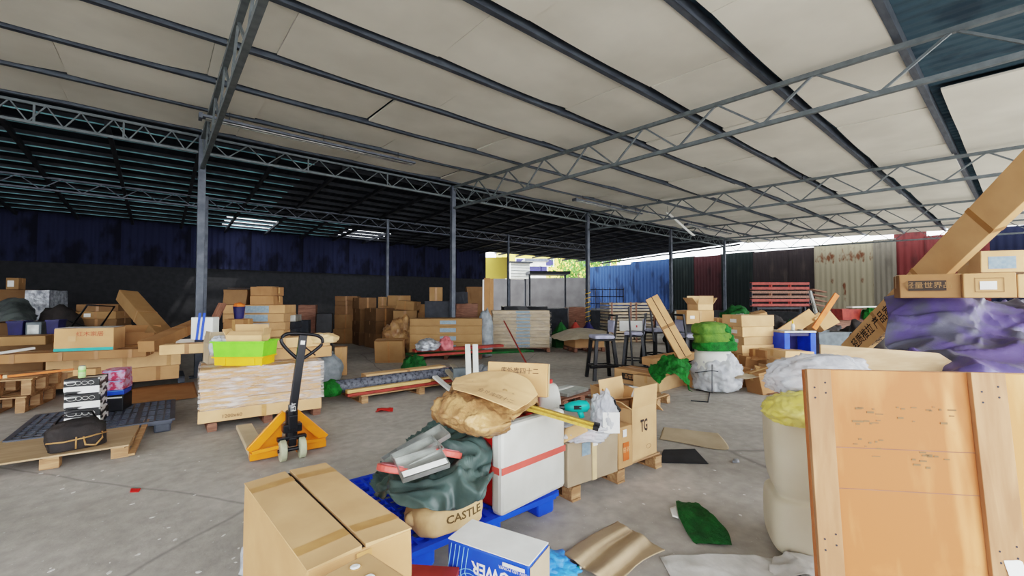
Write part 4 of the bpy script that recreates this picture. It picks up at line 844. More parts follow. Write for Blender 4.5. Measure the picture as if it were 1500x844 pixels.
# ================================================================== LEFT FOREGROUND
p = gf((-60, 712), (188, 672), 1.0, h=.12)      # plywood topped pallet
x, y, z, yaw, L, D, H = p
t = thing('wooden_pallet', 'low pallet topped with a grey-brown plywood sheet at the left front', 'pallet', (x, y, 0), yaw)
MB().box((0, .0, .128), (L, D, .015)).build('plywood_top', 'ply_f', t)
for bx_, by in ((L/2-.07, -D/2+.1), (L/2-.07, D/2-.1), (L/2-.07, 0), (-.02, -D/2+.1), (-.02, D/2-.1), (-L/2+.07, -D/2+.1), (-L/2+.07, D/2-.1)):
    MB().box((bx_, by, .055), (.13, .1, .1)).build('block', 'wood', t, bev=.004)
for sx in (-1, 0, 1): MB().box((sx*(L/2-.08), 0, .112), (.1, D, .016)).build('stringer_board', 'wood', t)
MB().bar((L/2+.02, -D/2+.02, .03), (L/2+.05, D/2, .14), .05, .02).build('loose_board', 'wood', t)
pb = p
# bag
c = G(112, 655, .137); t = thing('duffel_bag', 'black and brown duffel bag with tan trims on the plywood topped pallet', 'bag', (c.x, c.y, .137), R(12))
b_ = blob('body', (0, 0, 0), (.42, .26, .26), 'bagbody', amp=.12, seed=6, sq=.6, parent=t); blob('open_top', (0, .0, .16), (.3, .17, .11), 'blackm', amp=.4, seed=9, parent=t, sub=3)
MB().tube([(-.21, -.09, .10), (-.1, -.145, .1), (.04, -.15, .11), (.2, -.1, .12)], .007, 6).build('piping', 'tan', t, smooth=True)
MB().tube([(-.02, -.14, .02), (-.02, -.15, .13)], .007, 6).build('piping', 'tan', t, smooth=True)
MB().tube([(.03, -.14, .12), (.04, -.18, .05), (.11, -.18, .03), (.16, -.15, .08), (.16, -.13, .14)], .008, 6).build('handle', 'tan', t, smooth=True)
MB().tube([(-.14, .04, .24), (-.1, 0, .33), (0, -.03, .34), (.1, 0, .32), (.14, .04, .24)], .009, 6).build('handle', 'blackm', t, smooth=True)
# black plastic pallets
pk = gf((8, 668), (252, 632), 1.25, h=.15)
plastic_pallet(pk, 'black plastic pallet carrying the black and white printed boxes', 'plb', nx=16, ny=12)
pk2 = gf((110, 607), (236, 588), .7, h=.14)
# printed boxes
p0 = fa(93, 146, 4.78, 30, .3, b=640, z0=.153, h=.17); pp = p0
for k, l in enumerate(('lowest black box with white swirls, behind the duffel bag', 'middle black box with white swirls in the printed stack', 'top black box with white swirls under the drink can')):
    o = carton(pp, l, 'swirl', tape=None, wob=.002, name='printed_box'); MB().box((0, -pp[5]/2-.002, .055), (pp[4], .002, .05)).build('white_band', 'paper', o); MB().tube([(pp[4]*(-.3)+.04*math.cos(a), -pp[5]/2-.003, .12+.022*math.sin(a)) for a in [q*.5 for q in range(13)]], .002, 4, close=True).build('printed_ring', 'paper', o)
    for q in range(3): MB().tube([(pp[4]*(-.1+.18*q)+.025*math.cos(a), -pp[5]/2-.003, .12+.02*math.sin(a)) for a in [r_*.5 for r_ in range(13)]], .0015, 4, close=True).build('printed_ring', 'paper', o)
    pp = up(pp, .17, dyaw=(2, -3, 1)[k], dx=.01*(k-1))
p = fa(106, 140, 4.95, 25, .15, b=553, t=542, z0=pp[2]+.002); ptop = p
o = carton(p, 'little tan carton under the drink can on the black printed stack', tape=None, wob=.002)
c = P(120, 553, 4.86); o = MB().tube([(0, 0, 0), (0, 0, .01), (0, 0, .12), (0, 0, .135)], [.026, .033, .033, .026], 18).build('drink_can', 'can', loc=(c.x, c.y, pp[2]+.003), smooth=True); tag(o, 'pale green drink can standing on the black printed boxes', 'can'); MB().tube([(0, 0, .135), (0, 0, .139)], .027, 18).build('rim', 'chrome', o)
p0 = fa(146, 180, 5.35, 25, .3, b=600, z0=.153, h=.15); pp = p0
for k, (h, m, l) in enumerate(((.2, 'black', 'black striped box at the bottom of the gift box stack'), (.06, 'bluebox', 'thin blue box in the middle of the gift box stack'), (.13, 'gift', 'pink and white gift box above the blue one'), (.12, 'gift', 'topmost pink gift box of the stack on the black pallet'))):
    pp = (pp[0], pp[1], pp[2], pp[3]+R((0, 3, -4, 5)[k]), pp[4], pp[5], h); o = carton(pp, l, m, tape=None, wob=.002, name='gift_box'); MB().box((0, -pp[5]/2-.002, h*.85), (pp[4]*.9, .002, h*.08)).build('printed_band', 'lblue' if k else 'paper', o)
    pp = up(pp, h)
p0 = fa(136, 147, 5.3, 25, .12, b=600, z0=.153, h=.16); pp = p0
for k, l in enumerate(('lower small blue printed box beside the gift boxes', 'middle small blue printed box beside the gift boxes', 'upper small blue printed box beside the gift boxes')):
    o = carton(pp, l, 'giftb', tape=None, wob=.001, name='gift_box'); MB().box((0, -pp[5]/2-.002, .08), (pp[4]*.6, .002, .05)).build('printed_label', 'paper', o); pp = up(pp, .13)
# cardboard sheet on floor behind
sheet('cardboard_sheet', [[(150, 577, .01), (215, 566, .01), (284, 560, .01)], [(168, 598, .02), (230, 590, .02), (290, 582, .02)]], 'card_d', 'brown cardboard sheet on the floor behind the black plastic pallet', 'cardboard', amp=.003, ridge=0)
# stacked wooden pallet ends at left edge
for k, (pl, pr, z0, l) in enumerate((((-60, 632), (38, 612), 0, 'lower wooden pallet standing at the left edge'), ((-60, 612), (46, 590), .24, 'upper wooden pallet on the left edge stack'))):
    p = fa(-70, (36, 44)[k], 5.6+.0*k, 30, 1.0, b=620, z0=z0, h=.22); wooden_pallet(p, l, 'wood', nd=6, H=.22)
a, b = P(-10, 554, 5.95), P(108, 541, 6.4); t = thing('orange_bar', 'orange painted bar lying across the pallets at the left edge', 'bar', a); MB().bar((0, 0, 0), b-a, .02, .03).build('shaft', 'wood_o', t); MB().bar((-.1, 0, 0), (b-a)*.1, .06, .07).build('blade', 'wood_o', t); MB().bar((b-a)*.12, (b-a)*.17, .06, .05).build('binding', 'tape_c', t)
# ================================================================== LEFT MIDDLE: long cartons
wooden_pallet(fa(60, 270, 6.9, 39.6, .8, b=585, z0=0, h=.13), 'dark pallet carrying the long cartons at the left', 'plb')
p = fa(68, 262, 6.75, 39.6, .4, b=570, z0=.135, t=549); LA = p
carton(p, 'lower of the two long cartons lying behind the black plastic pallet', 'card', vt=False, wob=.006)
for s in (-.38, -.1, .32): MB().box((s*p[4], -p[5]/2-.007, p[6]/2), (.06, .002, p[6])).build('tape', 'tape_d', bpy.data.objects[[o.name for o in bpy.data.objects if o.get('label') == 'lower of the two long cartons lying behind the black plastic pallet'][0]])
p2_ = (LA[0], LA[1], LA[2]+LA[6]+.003, LA[3], LA[4]*1.02, LA[5], P(68, 524, 6.75).z-LA[2]-LA[6]-.003); o = carton(p2_, 'upper of the two long cartons lying behind the black plastic pallet', 'card_l', vt=False)
for s in (-.3, .05, .4): MB().box((s*p2_[4], -p2_[5]/2-.007, p2_[6]/2), (.06, .002, p2_[6])).build('tape', 'tape', o)
a, b = P(-40, 530, 6.3), P(232, 516, 9.0)
p = fa(-60, 214, 5.84, 30, .5, b=541, t=519); o = carton((p[0], p[1], p2_[2]+p2_[6]+.003, p[3], p[4], p[5], .13), 'very long flat carton running to the left edge under the red printed carton', 'card_d', vt=False)
for s in (-.25, .0, .2, .4): MB().box((s*p[4], -p[5]/2-.007, .065), (.05, .002, .13)).build('tape', 'tape_d', o)
pz_ = p2_[2]+p2_[6]+.003+.133
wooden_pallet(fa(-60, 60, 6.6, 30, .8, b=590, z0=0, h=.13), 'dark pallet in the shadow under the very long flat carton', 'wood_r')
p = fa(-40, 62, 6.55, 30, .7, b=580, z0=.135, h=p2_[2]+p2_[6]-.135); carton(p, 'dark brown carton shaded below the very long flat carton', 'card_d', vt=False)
p = fa(78, 166, 6.35, 25, .45, b=516, t=482, z0=pz_); pr_ = p
o = carton(p, 'wide carton with red print and a teal base band at the left', 'card', vt=False, tape=None); ftext(o, p, '红木家居', .1, .74, .08, 'ink_red')
MB().box((0, -p[5]/2-.006, .025), (p[4]*.99, .002, .045)).build('base_band', 'tool', o); MB().box((0, 0, p[6]+.006), (p[4]*.98, p[5]*.98, .003)).build('top_cover', 'cloud', o); MB().box((-.14, -p[5]/2-.007, p[6]*.55), (.09, .002, .08)).build('sticker', 'card_l', o).rotation_euler = (0, 0, 0)
p = fa(168, 226, 7.3, 20, .35, b=510, t=487); o = opencarton((p[0], p[1], pz_-.0, p[3], p[4], p[5], .2), 'open brown carton right of the red printed carton', 'card_d', flap=(0, .4, .4, 0), ang=(90, 60, 140, 90))
carton(fa(160, 235, 7.2, 25, .6, b=560, z0=p2_[2]+p2_[6]+.003, h=pz_-p2_[2]-p2_[6]-.005), 'flat brown carton below the open one at the left', 'card_d', vt=False)
# leaning and lying long cartons
beam(P(186, 433, 8.6), P(244, 500, 7.6), .3, .22, 'long open ended carton leaning up in the dark at the left', 'card', up_=(.3, -.6, .6), tapes=1)
beam(P(214, 508, 6.2), P(300, 470, 8.2), .2, .16, 'long carton pointing away beside the white sign board', 'card_d', tapes=1)
beam(P(238, 512, 5.75), P(352, 506, 6.1), .24, .13, 'torn tan long carton under the white and blue board', 'card_l', tapes=2)
p = fa(279, 311, 6.0, 5, .16, b=498, t=465); o = MB().box((0, 0, p[6]/2), (p[4], p[5], p[6])).build('sign_box', 'white', loc=p[:3], rotz=p[3], bev=.01); tag(o, 'grey white box with two blue straps beside the nearest column', 'box')
for s in (-.04, .02): MB().bar((s-.02, -p[5]/2-.01, 0), (s+.02, -p[5]/2-.01, p[6]+.06), .03, .006).build('blue_strap', 'blue', o)
# far left goods in the dark
Yd = 11.5
p = fa(-40, 38, 10.8, 25, 1.0, b=500, z0=0, t=424); o = carton(p, 'brown shrouded pallet load at the far left in the dark', 'card_d', vt=False)
p = fa(8, 27, 10.9, 25, .3, b=424, t=407, z0=p[2]+p[6]+.002); o = carton(p, 'small carton with white labels on the dark shrouded load', 'card', vt=False, stick=(-.1, .5, .12, .16))
p = fa(34, 70, 10.6, 25, .9, b=500, z0=0, t=425); o = carton(p, 'pallet load wrapped in shining silver film at the left', 'foil', tape=None, wob=.03, name='wrapped_load')
rows = [[(-20, 455, 9.4), (10, 438, 9.6), (35, 440, 9.6), (52, 460, 9.5)], [(-20, 465, 8.8), (10, 452, 8.9), (35, 455, 8.9), (54, 468, 9.0)], [(-20, 472, 8.5), (10, 470, 8.5), (35, 470, 8.6), (50, 472, 8.8)]]
o = patch('tarpaulin', [[P(*q) for q in r_] for r_ in rows], 'tarpy', 30, 24, amp=.04, ridge=.05, rf=2); tag(o, 'dark grey tarpaulin over goods at the left edge', 'tarpaulin')
p = fa(-60, 60, 8.9, 30, 1.2, b=540, z0=0, t=474); carton(p, 'broad dark carton carrying the grey tarpaulin at the left edge', 'card_d', vt=False)
for k, (x0, x1, t_, l) in enumerate(((10, 34, 472, 'larger navy plastic bin at the left edge'), (67, 86, 470, 'smaller navy plastic bin behind the red printed carton'))):
    p = fa(x0, x1, 7.9, 25, .25, b=494, t=t_); tt = thing('storage_bin', l, 'bin', (p[0], p[1], p[2]), p[3]); mb = MB()
    w, d, h = p[4], .3, p[6]; mb.add([(-w*.42, -d*.42, 0), (w*.42, -d*.42, 0), (w*.42, d*.42, 0), (-w*.42, d*.42, 0), (-w/2, -d/2, h), (w/2, -d/2, h), (w/2, d/2, h), (-w/2, d/2, h)], [(3,2,1,0),(0,1,5,4),(1,2,6,5),(2,3,7,6),(3,0,4,7)]); mb.build('body', 'navy', tt, bev=.01)
    MB().box((0, -d/2, h), (w*1.05, .02, .03)).box((0, d/2, h), (w*1.05, .02, .03)).box((-w/2, 0, h), (.02, d, .03)).box((w/2, 0, h), (.02, d, .03)).build('rim', 'navy', tt)
p = fa(36, 60, 8.0, 25, .3, b=494, t=472); o = MB().box((0, 0, p[6]/2), (p[4], .3, p[6])).build('metal_cabinet', 'steel', loc=p[:3], rotz=p[3], bev=.02); tag(o, 'small grey metal case between the two navy bins', 'case'); MB().box((0, -.152, p[6]*.5), (p[4]*.7, .004, p[6]*.6)).build('front_plate', 'silver', o)
p = fa(-40, 66, 7.0, 28, .5, b=514, t=495, z0=pz_); o = carton(p, 'long grey wrapped carton at the left edge behind the white stick', 'card_g', vt=False)
beam(P(-30, 522, 5.9), P(50, 510, 6.5), .05, .035, 'white and pink painted stick on the cartons at the left edge', 'paper', name='wooden_stick', cat='stick', tapes=0)
c = P(86, 470, 9.4); o = blob('sack_heap', (c.x, c.y, .0), (.95, .8, 1.42), 'bagbody', amp=.15, seed=12, yaw=YR); tag(o, 'dark brown sack heap behind the red printed carton', 'sack'); MB().tube([(0, 0, 1.38), (.03, 0, 1.46)], [.05, .02], 8).build('tied_neck', 'bagbody', o)
p = fa(108, 168, 9.6, 20, .8, b=500, z0=0, h=.95)
for k, (t_, l) in enumerate(((.95, 'bottom dark carton of the stack right of the brown sack heap'), (.17, 'third dark carton from the bottom near the black trolley frame'), (.17, 'fourth dark carton from the bottom near the black trolley frame'), (.16, 'top carton of the dark stack near the black trolley frame'))):
    q = (p[0], p[1], p[2], p[3]+R((0, 3, -2, 4)[k]), p[4], p[5], t_); carton(q, l, 'card_d' if k % 2 else 'card', vt=bool(k), stick=(-.2, .5, .12, .08) if k == 2 else None); p = up(q, t_)
t = thing('hand_trolley', 'black tubular trolley frame tilted in front of the dark carton stack', 'trolley', P(104, 485, 8.6))
o0 = t.location; pts = [P(104, 480, 8.6)-o0, P(128, 447, 8.6)-o0, P(168, 449, 8.8)-o0, P(148, 478, 8.8)-o0]
MB().tube(pts, .02, 8).build('frame', 'blackm', t, smooth=True); MB().tube([P(100, 470, 8.6)-o0, P(130, 480, 8.7)-o0], .018, 8).build('crossbar', 'blackm', t)
p = fa(106, 126, 15.5, 30, .05, b=500, z0=0, t=390); o = MB().box((0, 0, p[6]/2), (p[4], .06, p[6])).build('olive_panel', mat('olive_board', (92, 84, 40), (74, 66, 30)), loc=p[:3], rotz=p[3]); tag(o, 'tall dark olive board leaning at the back wall, left side', 'board')
# ================================================================== WRAPPED STACK AND JACK
pwk = gf((303, 634), (470, 607), .95, h=.12); wooden_pallet(pwk, 'red-brown pallet under the film wrapped carton stack', 'wood_r', H=.12, nd=6)
p = gf((292, 622), (470, 598), .8, z0=.122, t=543); S = p; tot = p[6]; n = 5
hs = [.24, .19, .19, .19, .19]
zz = p[2]; cp0 = p
for k in range(5):
    h = tot*hs[k]-.003; q = (p[0]+random.uniform(-.008, .008), p[1], zz, p[3]+R(random.uniform(-.6, .6)), p[4]*(1.0 if k else 1.02), p[5], h)
    o = carton(q, ['bottom long carton of the film wrapped stack behind the pallet jack', 'second long carton from the bottom in the film wrapped stack', 'third long carton from the bottom in the film wrapped stack', 'fourth long carton from the bottom in the film wrapped stack', 'top long carton of the film wrapped stack, under the yellow box'][k], 'card_l' if k < 2 else 'card', tape='tape', wob=.008); zz += tot*hs[k]
    if k == 0: ftext(o, q, '1200x60', -.25, .4, .06, 'ink_l')
o = boxmesh(S[4]+.05, S[5]+.05, tot*.78, .02, 4); me = bpy.data.meshes.new('stretch_film'); o.to_mesh(me); me.materials.append(M['wrap']); f = bpy.data.objects.new('stretch_film', me); C.objects.link(f); f.location = (S[0], S[1], S[2]+tot*.24); f.rotation_euler = (0, 0, S[3]); tag(f, 'clear stretch film wound around the upper long cartons behind the jack', 'film')
# back layer on the stack: extra long cartons
zt = S[2]+tot
c_, s_ = math.cos(S[3]), math.sin(S[3])
def onS(dx, dy): return (S[0]+c_*dx-s_*dy, S[1]+s_*dx+c_*dy)
xy = onS(.25, .22)
carton((xy[0], xy[1], zt+.003, S[3], 1.25, .34, .15), 'long carton lying at the back on top of the wrapped stack', 'card', vt=False)
carton((xy[0], xy[1], zt+.156, S[3]+.03, 1.2, .34, .14), 'upper long carton behind the jack handle, over the wrapped stack', 'card_l', vt=True)
xy = onS(-.42, .25); opencarton((xy[0], xy[1], zt+.003, S[3]+.2, .38, .3, .26), 'open carton behind the lime green basin', 'card_g', flap=(.5, .3, .5, .3), ang=(70, 110, 80, 120))
# yellow box + green basin
def basin(p, label, m, cat='basin', name='plastic_basin', taper=.88):
    x, y, z, yaw, w, d, h = p; t = thing(name, label, cat, (x, y, z), yaw); mb = MB(); a, b = w/2*taper, d/2*taper; th = .008
    mb.add([(-a, -b, 0), (a, -b, 0), (a, b, 0), (-a, b, 0), (-w/2, -d/2, h), (w/2, -d/2, h), (w/2, d/2, h), (-w/2, d/2, h), (-a+th, -b+th, th), (a-th, -b+th, th), (a-th, b-th, th), (-a+th, b-th, th), (-w/2+th, -d/2+th, h), (w/2-th, -d/2+th, h), (w/2-th, d/2-th, h), (-w/2+th, d/2-th, h)],
           [(3,2,1,0),(0,1,5,4),(1,2,6,5),(2,3,7,6),(3,0,4,7),(8,9,10,11),(9,8,12,13),(10,9,13,14),(11,10,14,15),(8,11,15,12),(4,5,13,12),(5,6,14,13),(6,7,15,14),(7,4,12,15)])
    mb.build('body', m, t, bev=.006)
    MB().box((0, -d/2-.008, h-.008), (w+.04, .02, .018)).box((0, d/2+.008, h-.008), (w+.04, .02, .018)).box((-w/2-.008, 0, h-.008), (.02, d, .018)).box((w/2+.008, 0, h-.008), (.02, d, .018)).build('rim', m, t, bev=.004); return t
p = fa(313, 384, 5.25, 2, .3, b=541, z0=zt+.003, h=.115); basin(p, 'yellow plastic tray under the lime green basin', 'yellow', 'tray', 'plastic_tray', taper=.98)
for s in (-.3, .3): MB().box((s*p[4], -p[5]/2-.004, .055), (.05, .006, .09)).build('rib', 'yellow', bpy.data.objects['plastic_tray'])
p = fa(310, 386, 5.2, 2, .34, b=528, z0=zt+.12, h=.19); basin(p, 'lime green plastic basin on top of the wrapped stack', 'green', taper=.94); GB = p
q = fa(330, 384, 5.33, 6, .22, b=505, z0=zt+.13, h=.24); opencarton(q, 'small open carton inside the lime green basin', 'card_l', flap=(.4, .6, .4, .4), ang=(30, 80, 120, 100))
c = P(320, 505, 5.32); o = blob('plastic_bag', (c.x, c.y, zt+.13), (.2, .2, .24), 'bagw', amp=.3, seed=7); tag(o, 'crumpled clear bag in the left corner of the lime green basin', 'bag')
# pillow shaped bags
c = P(468, 500, 6.2); o = blob('sack', (c.x, c.y, c.z-.02), (.5, .3, .14), 'sack', amp=.15, seed=3, yaw=YR, sq=.7); tag(o, 'tan cushion shaped sack right of the jack handle', 'sack'); MB().box((.05, -.1, .1), (.1, .06, .05)).build('printed_patch', 'paper', o)
c = G(480, 533); c = P(480, 533, 8.3); o = blob('plastic_bag', (c.x, c.y, 0), (.55, .5, .5), 'bagg', amp=.15, seed=15, yaw=YR, ridge=.1); tag(o, 'grey plastic rubbish bag on the floor right of the wrapped stack', 'bag'); MB().tube([(0, 0, .48), (.03, 0, .56)], [.05, .09], 8).build('tied_neck', 'bagg', o)
# pallet jack
A, B = G(364, 679), G(478, 656); mid = (A+B)/2; yw = math.atan2((B-A).y, (B-A).x); Wd = (B-A).length
t = thing('pallet_jack', 'yellow pallet jack with a black looped handle standing on the floor', 'pallet jack', (mid.x, mid.y, 0), yw)
for s in (-1, 1):
    MB().box((s*(Wd/2-.085), .62, .065), (.16, 1.1, .05)).build('fork', 'card_g' if s < 0 else 'orange', t, bev=.01)
    MB().tube([(s*(Wd/2-.085)-.035, 1.02, .04), (s*(Wd/2-.085)+.035, 1.02, .04)], .038, 14).build('fork_roller', 'wheel', t)
    # sloping side plate of the frame
    mb = MB(); x1, x0 = s*Wd/2, s*.06
    mb.add([(x1, -.02, .03), (x1, .06, .03), (x1, -.02, .1), (x1, .06, .1), (x0, -.02, .03), (x0, .06, .03), (x0, -.02, .40), (x0, .06, .40)], [(0,2,6,4),(1,5,7,3),(2,3,7,6),(0,4,5,1),(0,1,3,2),(4,6,7,5)])
    bm_ = MB(); bm_.bar((x1*.97, .02, .1), (x0*.6, .02, .42), .09, .035, up=(0, 1, 0)); bm_.bar((x1*.98, .02, .055), (x0, .02, .055), .09, .07, up=(0, 0, 1)); bm_.build('frame_side', 'orange', t, bev=.006)
    MB().add([(x1*.9, .05, .08), (x0, .05, .08), (x0, .05, .38)], [(0, 1, 2)]).build('web_plate', 'orange', t)
    MB().bar((x1*.93, -.03, .10), (x0*1.6, -.08, .13), .03, .03).build('link_arm', 'orange', t)
MB().tube([(-.13, -.14, .1), (.13, -.14, .1)], .018, 10).build('axle', 'blackm', t)
for s in (-1, 1):
    w = MB().tube([(s*.085-.028, -.14, .1), (s*.085-.022, -.14, .1), (s*.085+.022, -.14, .1), (s*.085+.028, -.14, .1)], [.088, .1, .1, .088], 28).build('steer_wheel', 'wheel', t, smooth=False)
    MB().tube([(s*.085-.032, -.14, .1), (s*.085+.032, -.14, .1)], .042, 16).build('hub', 'silver', w)
MB().box((0, -.1, .2), (.26, .07, .04)).box((0, -.11, .17), (.07, .1, .08)).build('fork_yoke', 'blackm', t, bev=.008)
MB().tube([(0, -.08, .2), (0, -.08, .46)], .055, 16).build('pump_housing', 'blackm', t); MB().tube([(0, -.08, .44), (0, -.08, .52)], .035, 14).build('piston', 'chrome', t); MB().box((0, -.1, .3), (.17, .1, .08)).box((.0, -.15, .36), (.08, .03, .14)).build('valve_block', 'blackm', t, bev=.01)
hb = Vector((0, -.09, .4)); ht = Vector((.10, -.06, 1.20)); d = (ht-hb)
MB().bar(hb, ht, .075, .045, up=(0, -1, 0)).build('tow_bar', 'blackm', t, bev=.006)
up_ = d.normalized(); rt = Vector((1, 0, 0)); rt = (rt-up_*rt.dot(up_)).normalized()
base = hb+d*.68; loop = [base, base+rt*.10+up_*.08, base+rt*.185+up_*.17, base+rt*.18+up_*.235, base+rt*.11+up_*.265, base+up_*.27, base-rt*.11+up_*.265, base-rt*.18+up_*.235, base-rt*.185+up_*.17, base-rt*.10+up_*.08]
sm_ = [catm(loop+[loop[0]], i/48) for i in range(48)]
MB().tube(sm_, .017, 8, close=True).build('handle_loop', 'blackm', t, smooth=True); MB().tube([base+up_*.16, base+rt*.14+up_*.06], .008, 6).build('trigger_lever', 'blackm', t)
fr = -d.cross(rt).normalized(); fr = fr if fr.y < 0 else -fr
MB().bar(hb+d*.88+fr*.022, hb+d*.93+fr*.022, .04, .004, up=fr).build('sticker', 'paper', t)
tx = text('2.5T', t, hb+d*.12+fr*.03, (R(90), R(-90), 0), .05, 'paper')
# ================================================================== FLAT PALLET OF LONG GOODS
pq = gf((530, 592), (692, 566), .95, h=.12); wooden_pallet(pq, 'pale wooden pallet under the long planks and rolls', 'wood', H=.12, nd=7)
cq, sq_ = math.cos(pq[3]), math.sin(pq[3])
def onQ(dx, dy, z): return Vector((pq[0]+cq*dx-sq_*dy, pq[1]+sq_*dx+cq*dy, z))
def lq(x0, x1, dy, z, w, h, label, m, name, cat, tapes=0, dz=0, dy2=0): return beam(onQ(x0, dy, z+h/2), onQ(x1, dy+dy2, z+h/2+dz), w, h, label, m, name=name, cat=cat, tapes=tapes)
lq(-1.2, .9, -.38, .122, .1, .04, 'red painted plank at the front edge of the long goods pallet', 'wood_red', 'wooden_plank', 'plank')
lq(-1.2, .2, -.36, .165, .09, .05, 'yellow pine batten lying over the red plank', 'wood_y', 'wooden_plank', 'plank'); lq(-.0, 1.0, -.24, .122, .09, .06, 'second yellow pine batten at the right of the long goods pallet', 'wood_y', 'wooden_plank', 'plank')
o = MB().tube([(0, 0, 0), (.1, 0, 0), (1.2, 0, 0), (2.3, 0, 0), (2.4, 0, 0)], [.06, .1, .105, .1, .05], 14).build('wrapped_roll', 'bagd', smooth=True, loc=onQ(-1.4, -.12, .23), rotz=pq[3]); tag(o, 'long roll wrapped in glossy dark film on the long goods pallet', 'roll')
o = blob('end_net', (0.05, 0, -.12), (.34, .3, .24), 'net', amp=.25, seed=2, parent=o, sub=3)
lq(-.75, .75, .12, .25, .22, .09, 'long pale carton on top of the dark wrapped roll', 'card_l', 'long_cardboard_box', 'box', 1)
lq(-1.5, 1.3, .36, .13, .12, .03, 'thin tan board at the back of the long goods pallet', 'wood_y', 'wooden_plank', 'plank'); lq(-.7, .9, .3, .165, .2, .05, 'flat tan carton at the back of the long goods pallet', 'card', 'long_cardboard_box', 'box', 1)
for k, (a, b, l, m) in enumerate(((P(650, 537, 8.0), P(680, 572, 6.6), 'olive grey metal channel resting slantwise on the pallet end', 'beige'), (P(662, 535, 8.0), P(698, 568, 6.7), 'second olive channel at the right of the slanted ones', 'beige'), (P(637, 552, 7.4), P(664, 574, 6.8), 'short white painted strip slanting over the red plank', 'paper'))): beam(a, b, .09, .04, l, m, name='metal_channel', cat='channel', tapes=0)
for k, px in enumerate((685, 696)): beam(P(px+2, 575, 6.2), P(px, 505, 6.6), .08, .04, ['left white upright window profile behind the crushed carton', 'right white upright window profile behind the crushed carton'][k], 'white', name='window_profile', cat='profile', tapes=0, up_=(-.5, -.8, .1))
p = fa(664, 684, 7.2, 10, .12, b=578, t=540); o = carton(p, 'grey metal box beside the white window profiles', 'steel', tape=None, wob=.002, name='metal_box', cat='case')
c = P(712, 560, 6.9); o = blob('scrap_heap', (c.x, c.y, 0), (.5, .6, .45), 'foil', amp=.5, seed=4, sub=4); tag(o, 'heap of crumpled silver wrap behind the flat tan carton', 'wrap')
# ================================================================== BACK CENTRE GOODS
# stack behind wrapped pile (320-420)
p = fa(324, 415, 8.3, 12, .8, b=570, z0=0, h=.5); carton(p, 'lowest carton of the stack behind the navy bucket', 'card_d'); p = up(p, .001)
z_at = lambda py, Y, px=370: P(px, py, Y).z
ys = [523, 510, 497, 485, 473, 460, 447]
for k in range(6):
    z0, z1 = z_at(ys[k], 8.3), z_at(ys[k+1], 8.3)
    q = (p[0], p[1], z0+.0015, p[3]+R((0, 1, -1, 2, -1, 1)[k]), p[4], p[5], z1-z0-.003)
    l = ['flat carton at the bottom of the blue printed stack behind the green basin', 'second flat carton up in the blue printed stack', 'black and tan flat carton in the blue printed stack', 'fourth flat carton up in the blue printed stack, behind the navy bucket', 'fifth flat carton up in the blue printed stack', 'top flat carton of the blue printed stack, under the two crushed cartons'][k]
    o = carton(q, l, 'card', vt=False, seam=False); MB().box((.05, -q[5]/2-.007, q[6]/2), (q[4]*.38, .002, q[6]*.8)).build('printed_band', 'ink_blue' if k != 1 else 'blackm', o)
zt = z_at(447, 8.3)+.003
q = fa(327, 362, 8.4, 15, .45, b=447, t=424, z0=zt); o = carton(q, 'left crushed brown carton on top of the blue printed stack', 'card_d', wob=.05, vt=False)
q = fa(367, 400, 8.4, 3, .42, b=447, t=434, z0=zt); o = carton(q, 'lower right crushed carton on top of the blue printed stack', 'card_d', wob=.03, vt=False); q = up(q, q[6], dyaw=-4, gap=.01); carton(q, 'uppermost right carton of the blue printed stack, flap torn', 'card_d', wob=.03, vt=False)
c = P(350, 467, 7.95); t = thing('bucket', 'navy plastic bucket with orange cloth in front of the blue printed stack', 'bucket', (c.x, c.y, c.z)); MB().tube([(0, 0, 0), (0, 0, .22)], [.075, .1], 20).build('body', 'navy', t); MB().tube([(.1*math.cos(a), .1*math.sin(a), .22) for a in [k*.4 for k in range(16)]], .007, 6, close=True).build('rim', 'navy', t); blob('cloth', (0, 0, .19), (.17, .17, .11), 'wood_o', amp=.3, seed=2, parent=t, sub=3)
carton((c.x, c.y, 0, YR, .35, .3, c.z-.002), 'plain carton supporting the navy bucket', 'card_d')
q = fa(417, 431, 8.9, 12, .5, b=560, z0=0, h=.4); 
for k in range(6):
    z0 = .4+k*.14; q2 = (q[0], q[1], z0 if k else 0.0, q[3]+R((0, 3, -2, 4, -3, 1)[k]), q[4], q[5], .138 if k else .538)
    if k: carton(q2, ['', 'lowest visible grey tray in the small dark stack', 'second grey tray of the small dark stack', 'third grey tray of the small dark stack', 'fourth grey tray of the small dark stack', 'top silver tray of the small dark stack'][k], 'steel_d' if k < 5 else 'silver', tape=None, wob=.004, name='metal_tray', cat='tray')
carton((q[0], q[1], 0, q[3], q[4], q[5], .538), 'dark carton under the small stack of grey trays', 'card_d')
c = P(320, 480, 7.6); beam(P(304, 490, 7.3), P(326, 445, 7.7), .12, .05, 'narrow dark panel leaning just right of the nearest column', 'wood_r', name='wooden_board', cat='board', tapes=0, up_=(-.5, -.8, .2))
# dark clutter 430-490
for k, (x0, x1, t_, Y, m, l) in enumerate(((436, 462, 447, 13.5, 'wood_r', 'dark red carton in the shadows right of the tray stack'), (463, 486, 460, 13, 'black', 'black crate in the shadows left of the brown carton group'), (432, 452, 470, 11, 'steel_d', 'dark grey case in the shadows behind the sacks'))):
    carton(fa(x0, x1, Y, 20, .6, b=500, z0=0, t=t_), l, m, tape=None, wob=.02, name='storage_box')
# upright carton
p = fa(490, 508, 8.8, 20, .25, b=550, z0=0, t=509); carton(p, 'narrow upright carton standing alone left of the leaning brown one', 'card')
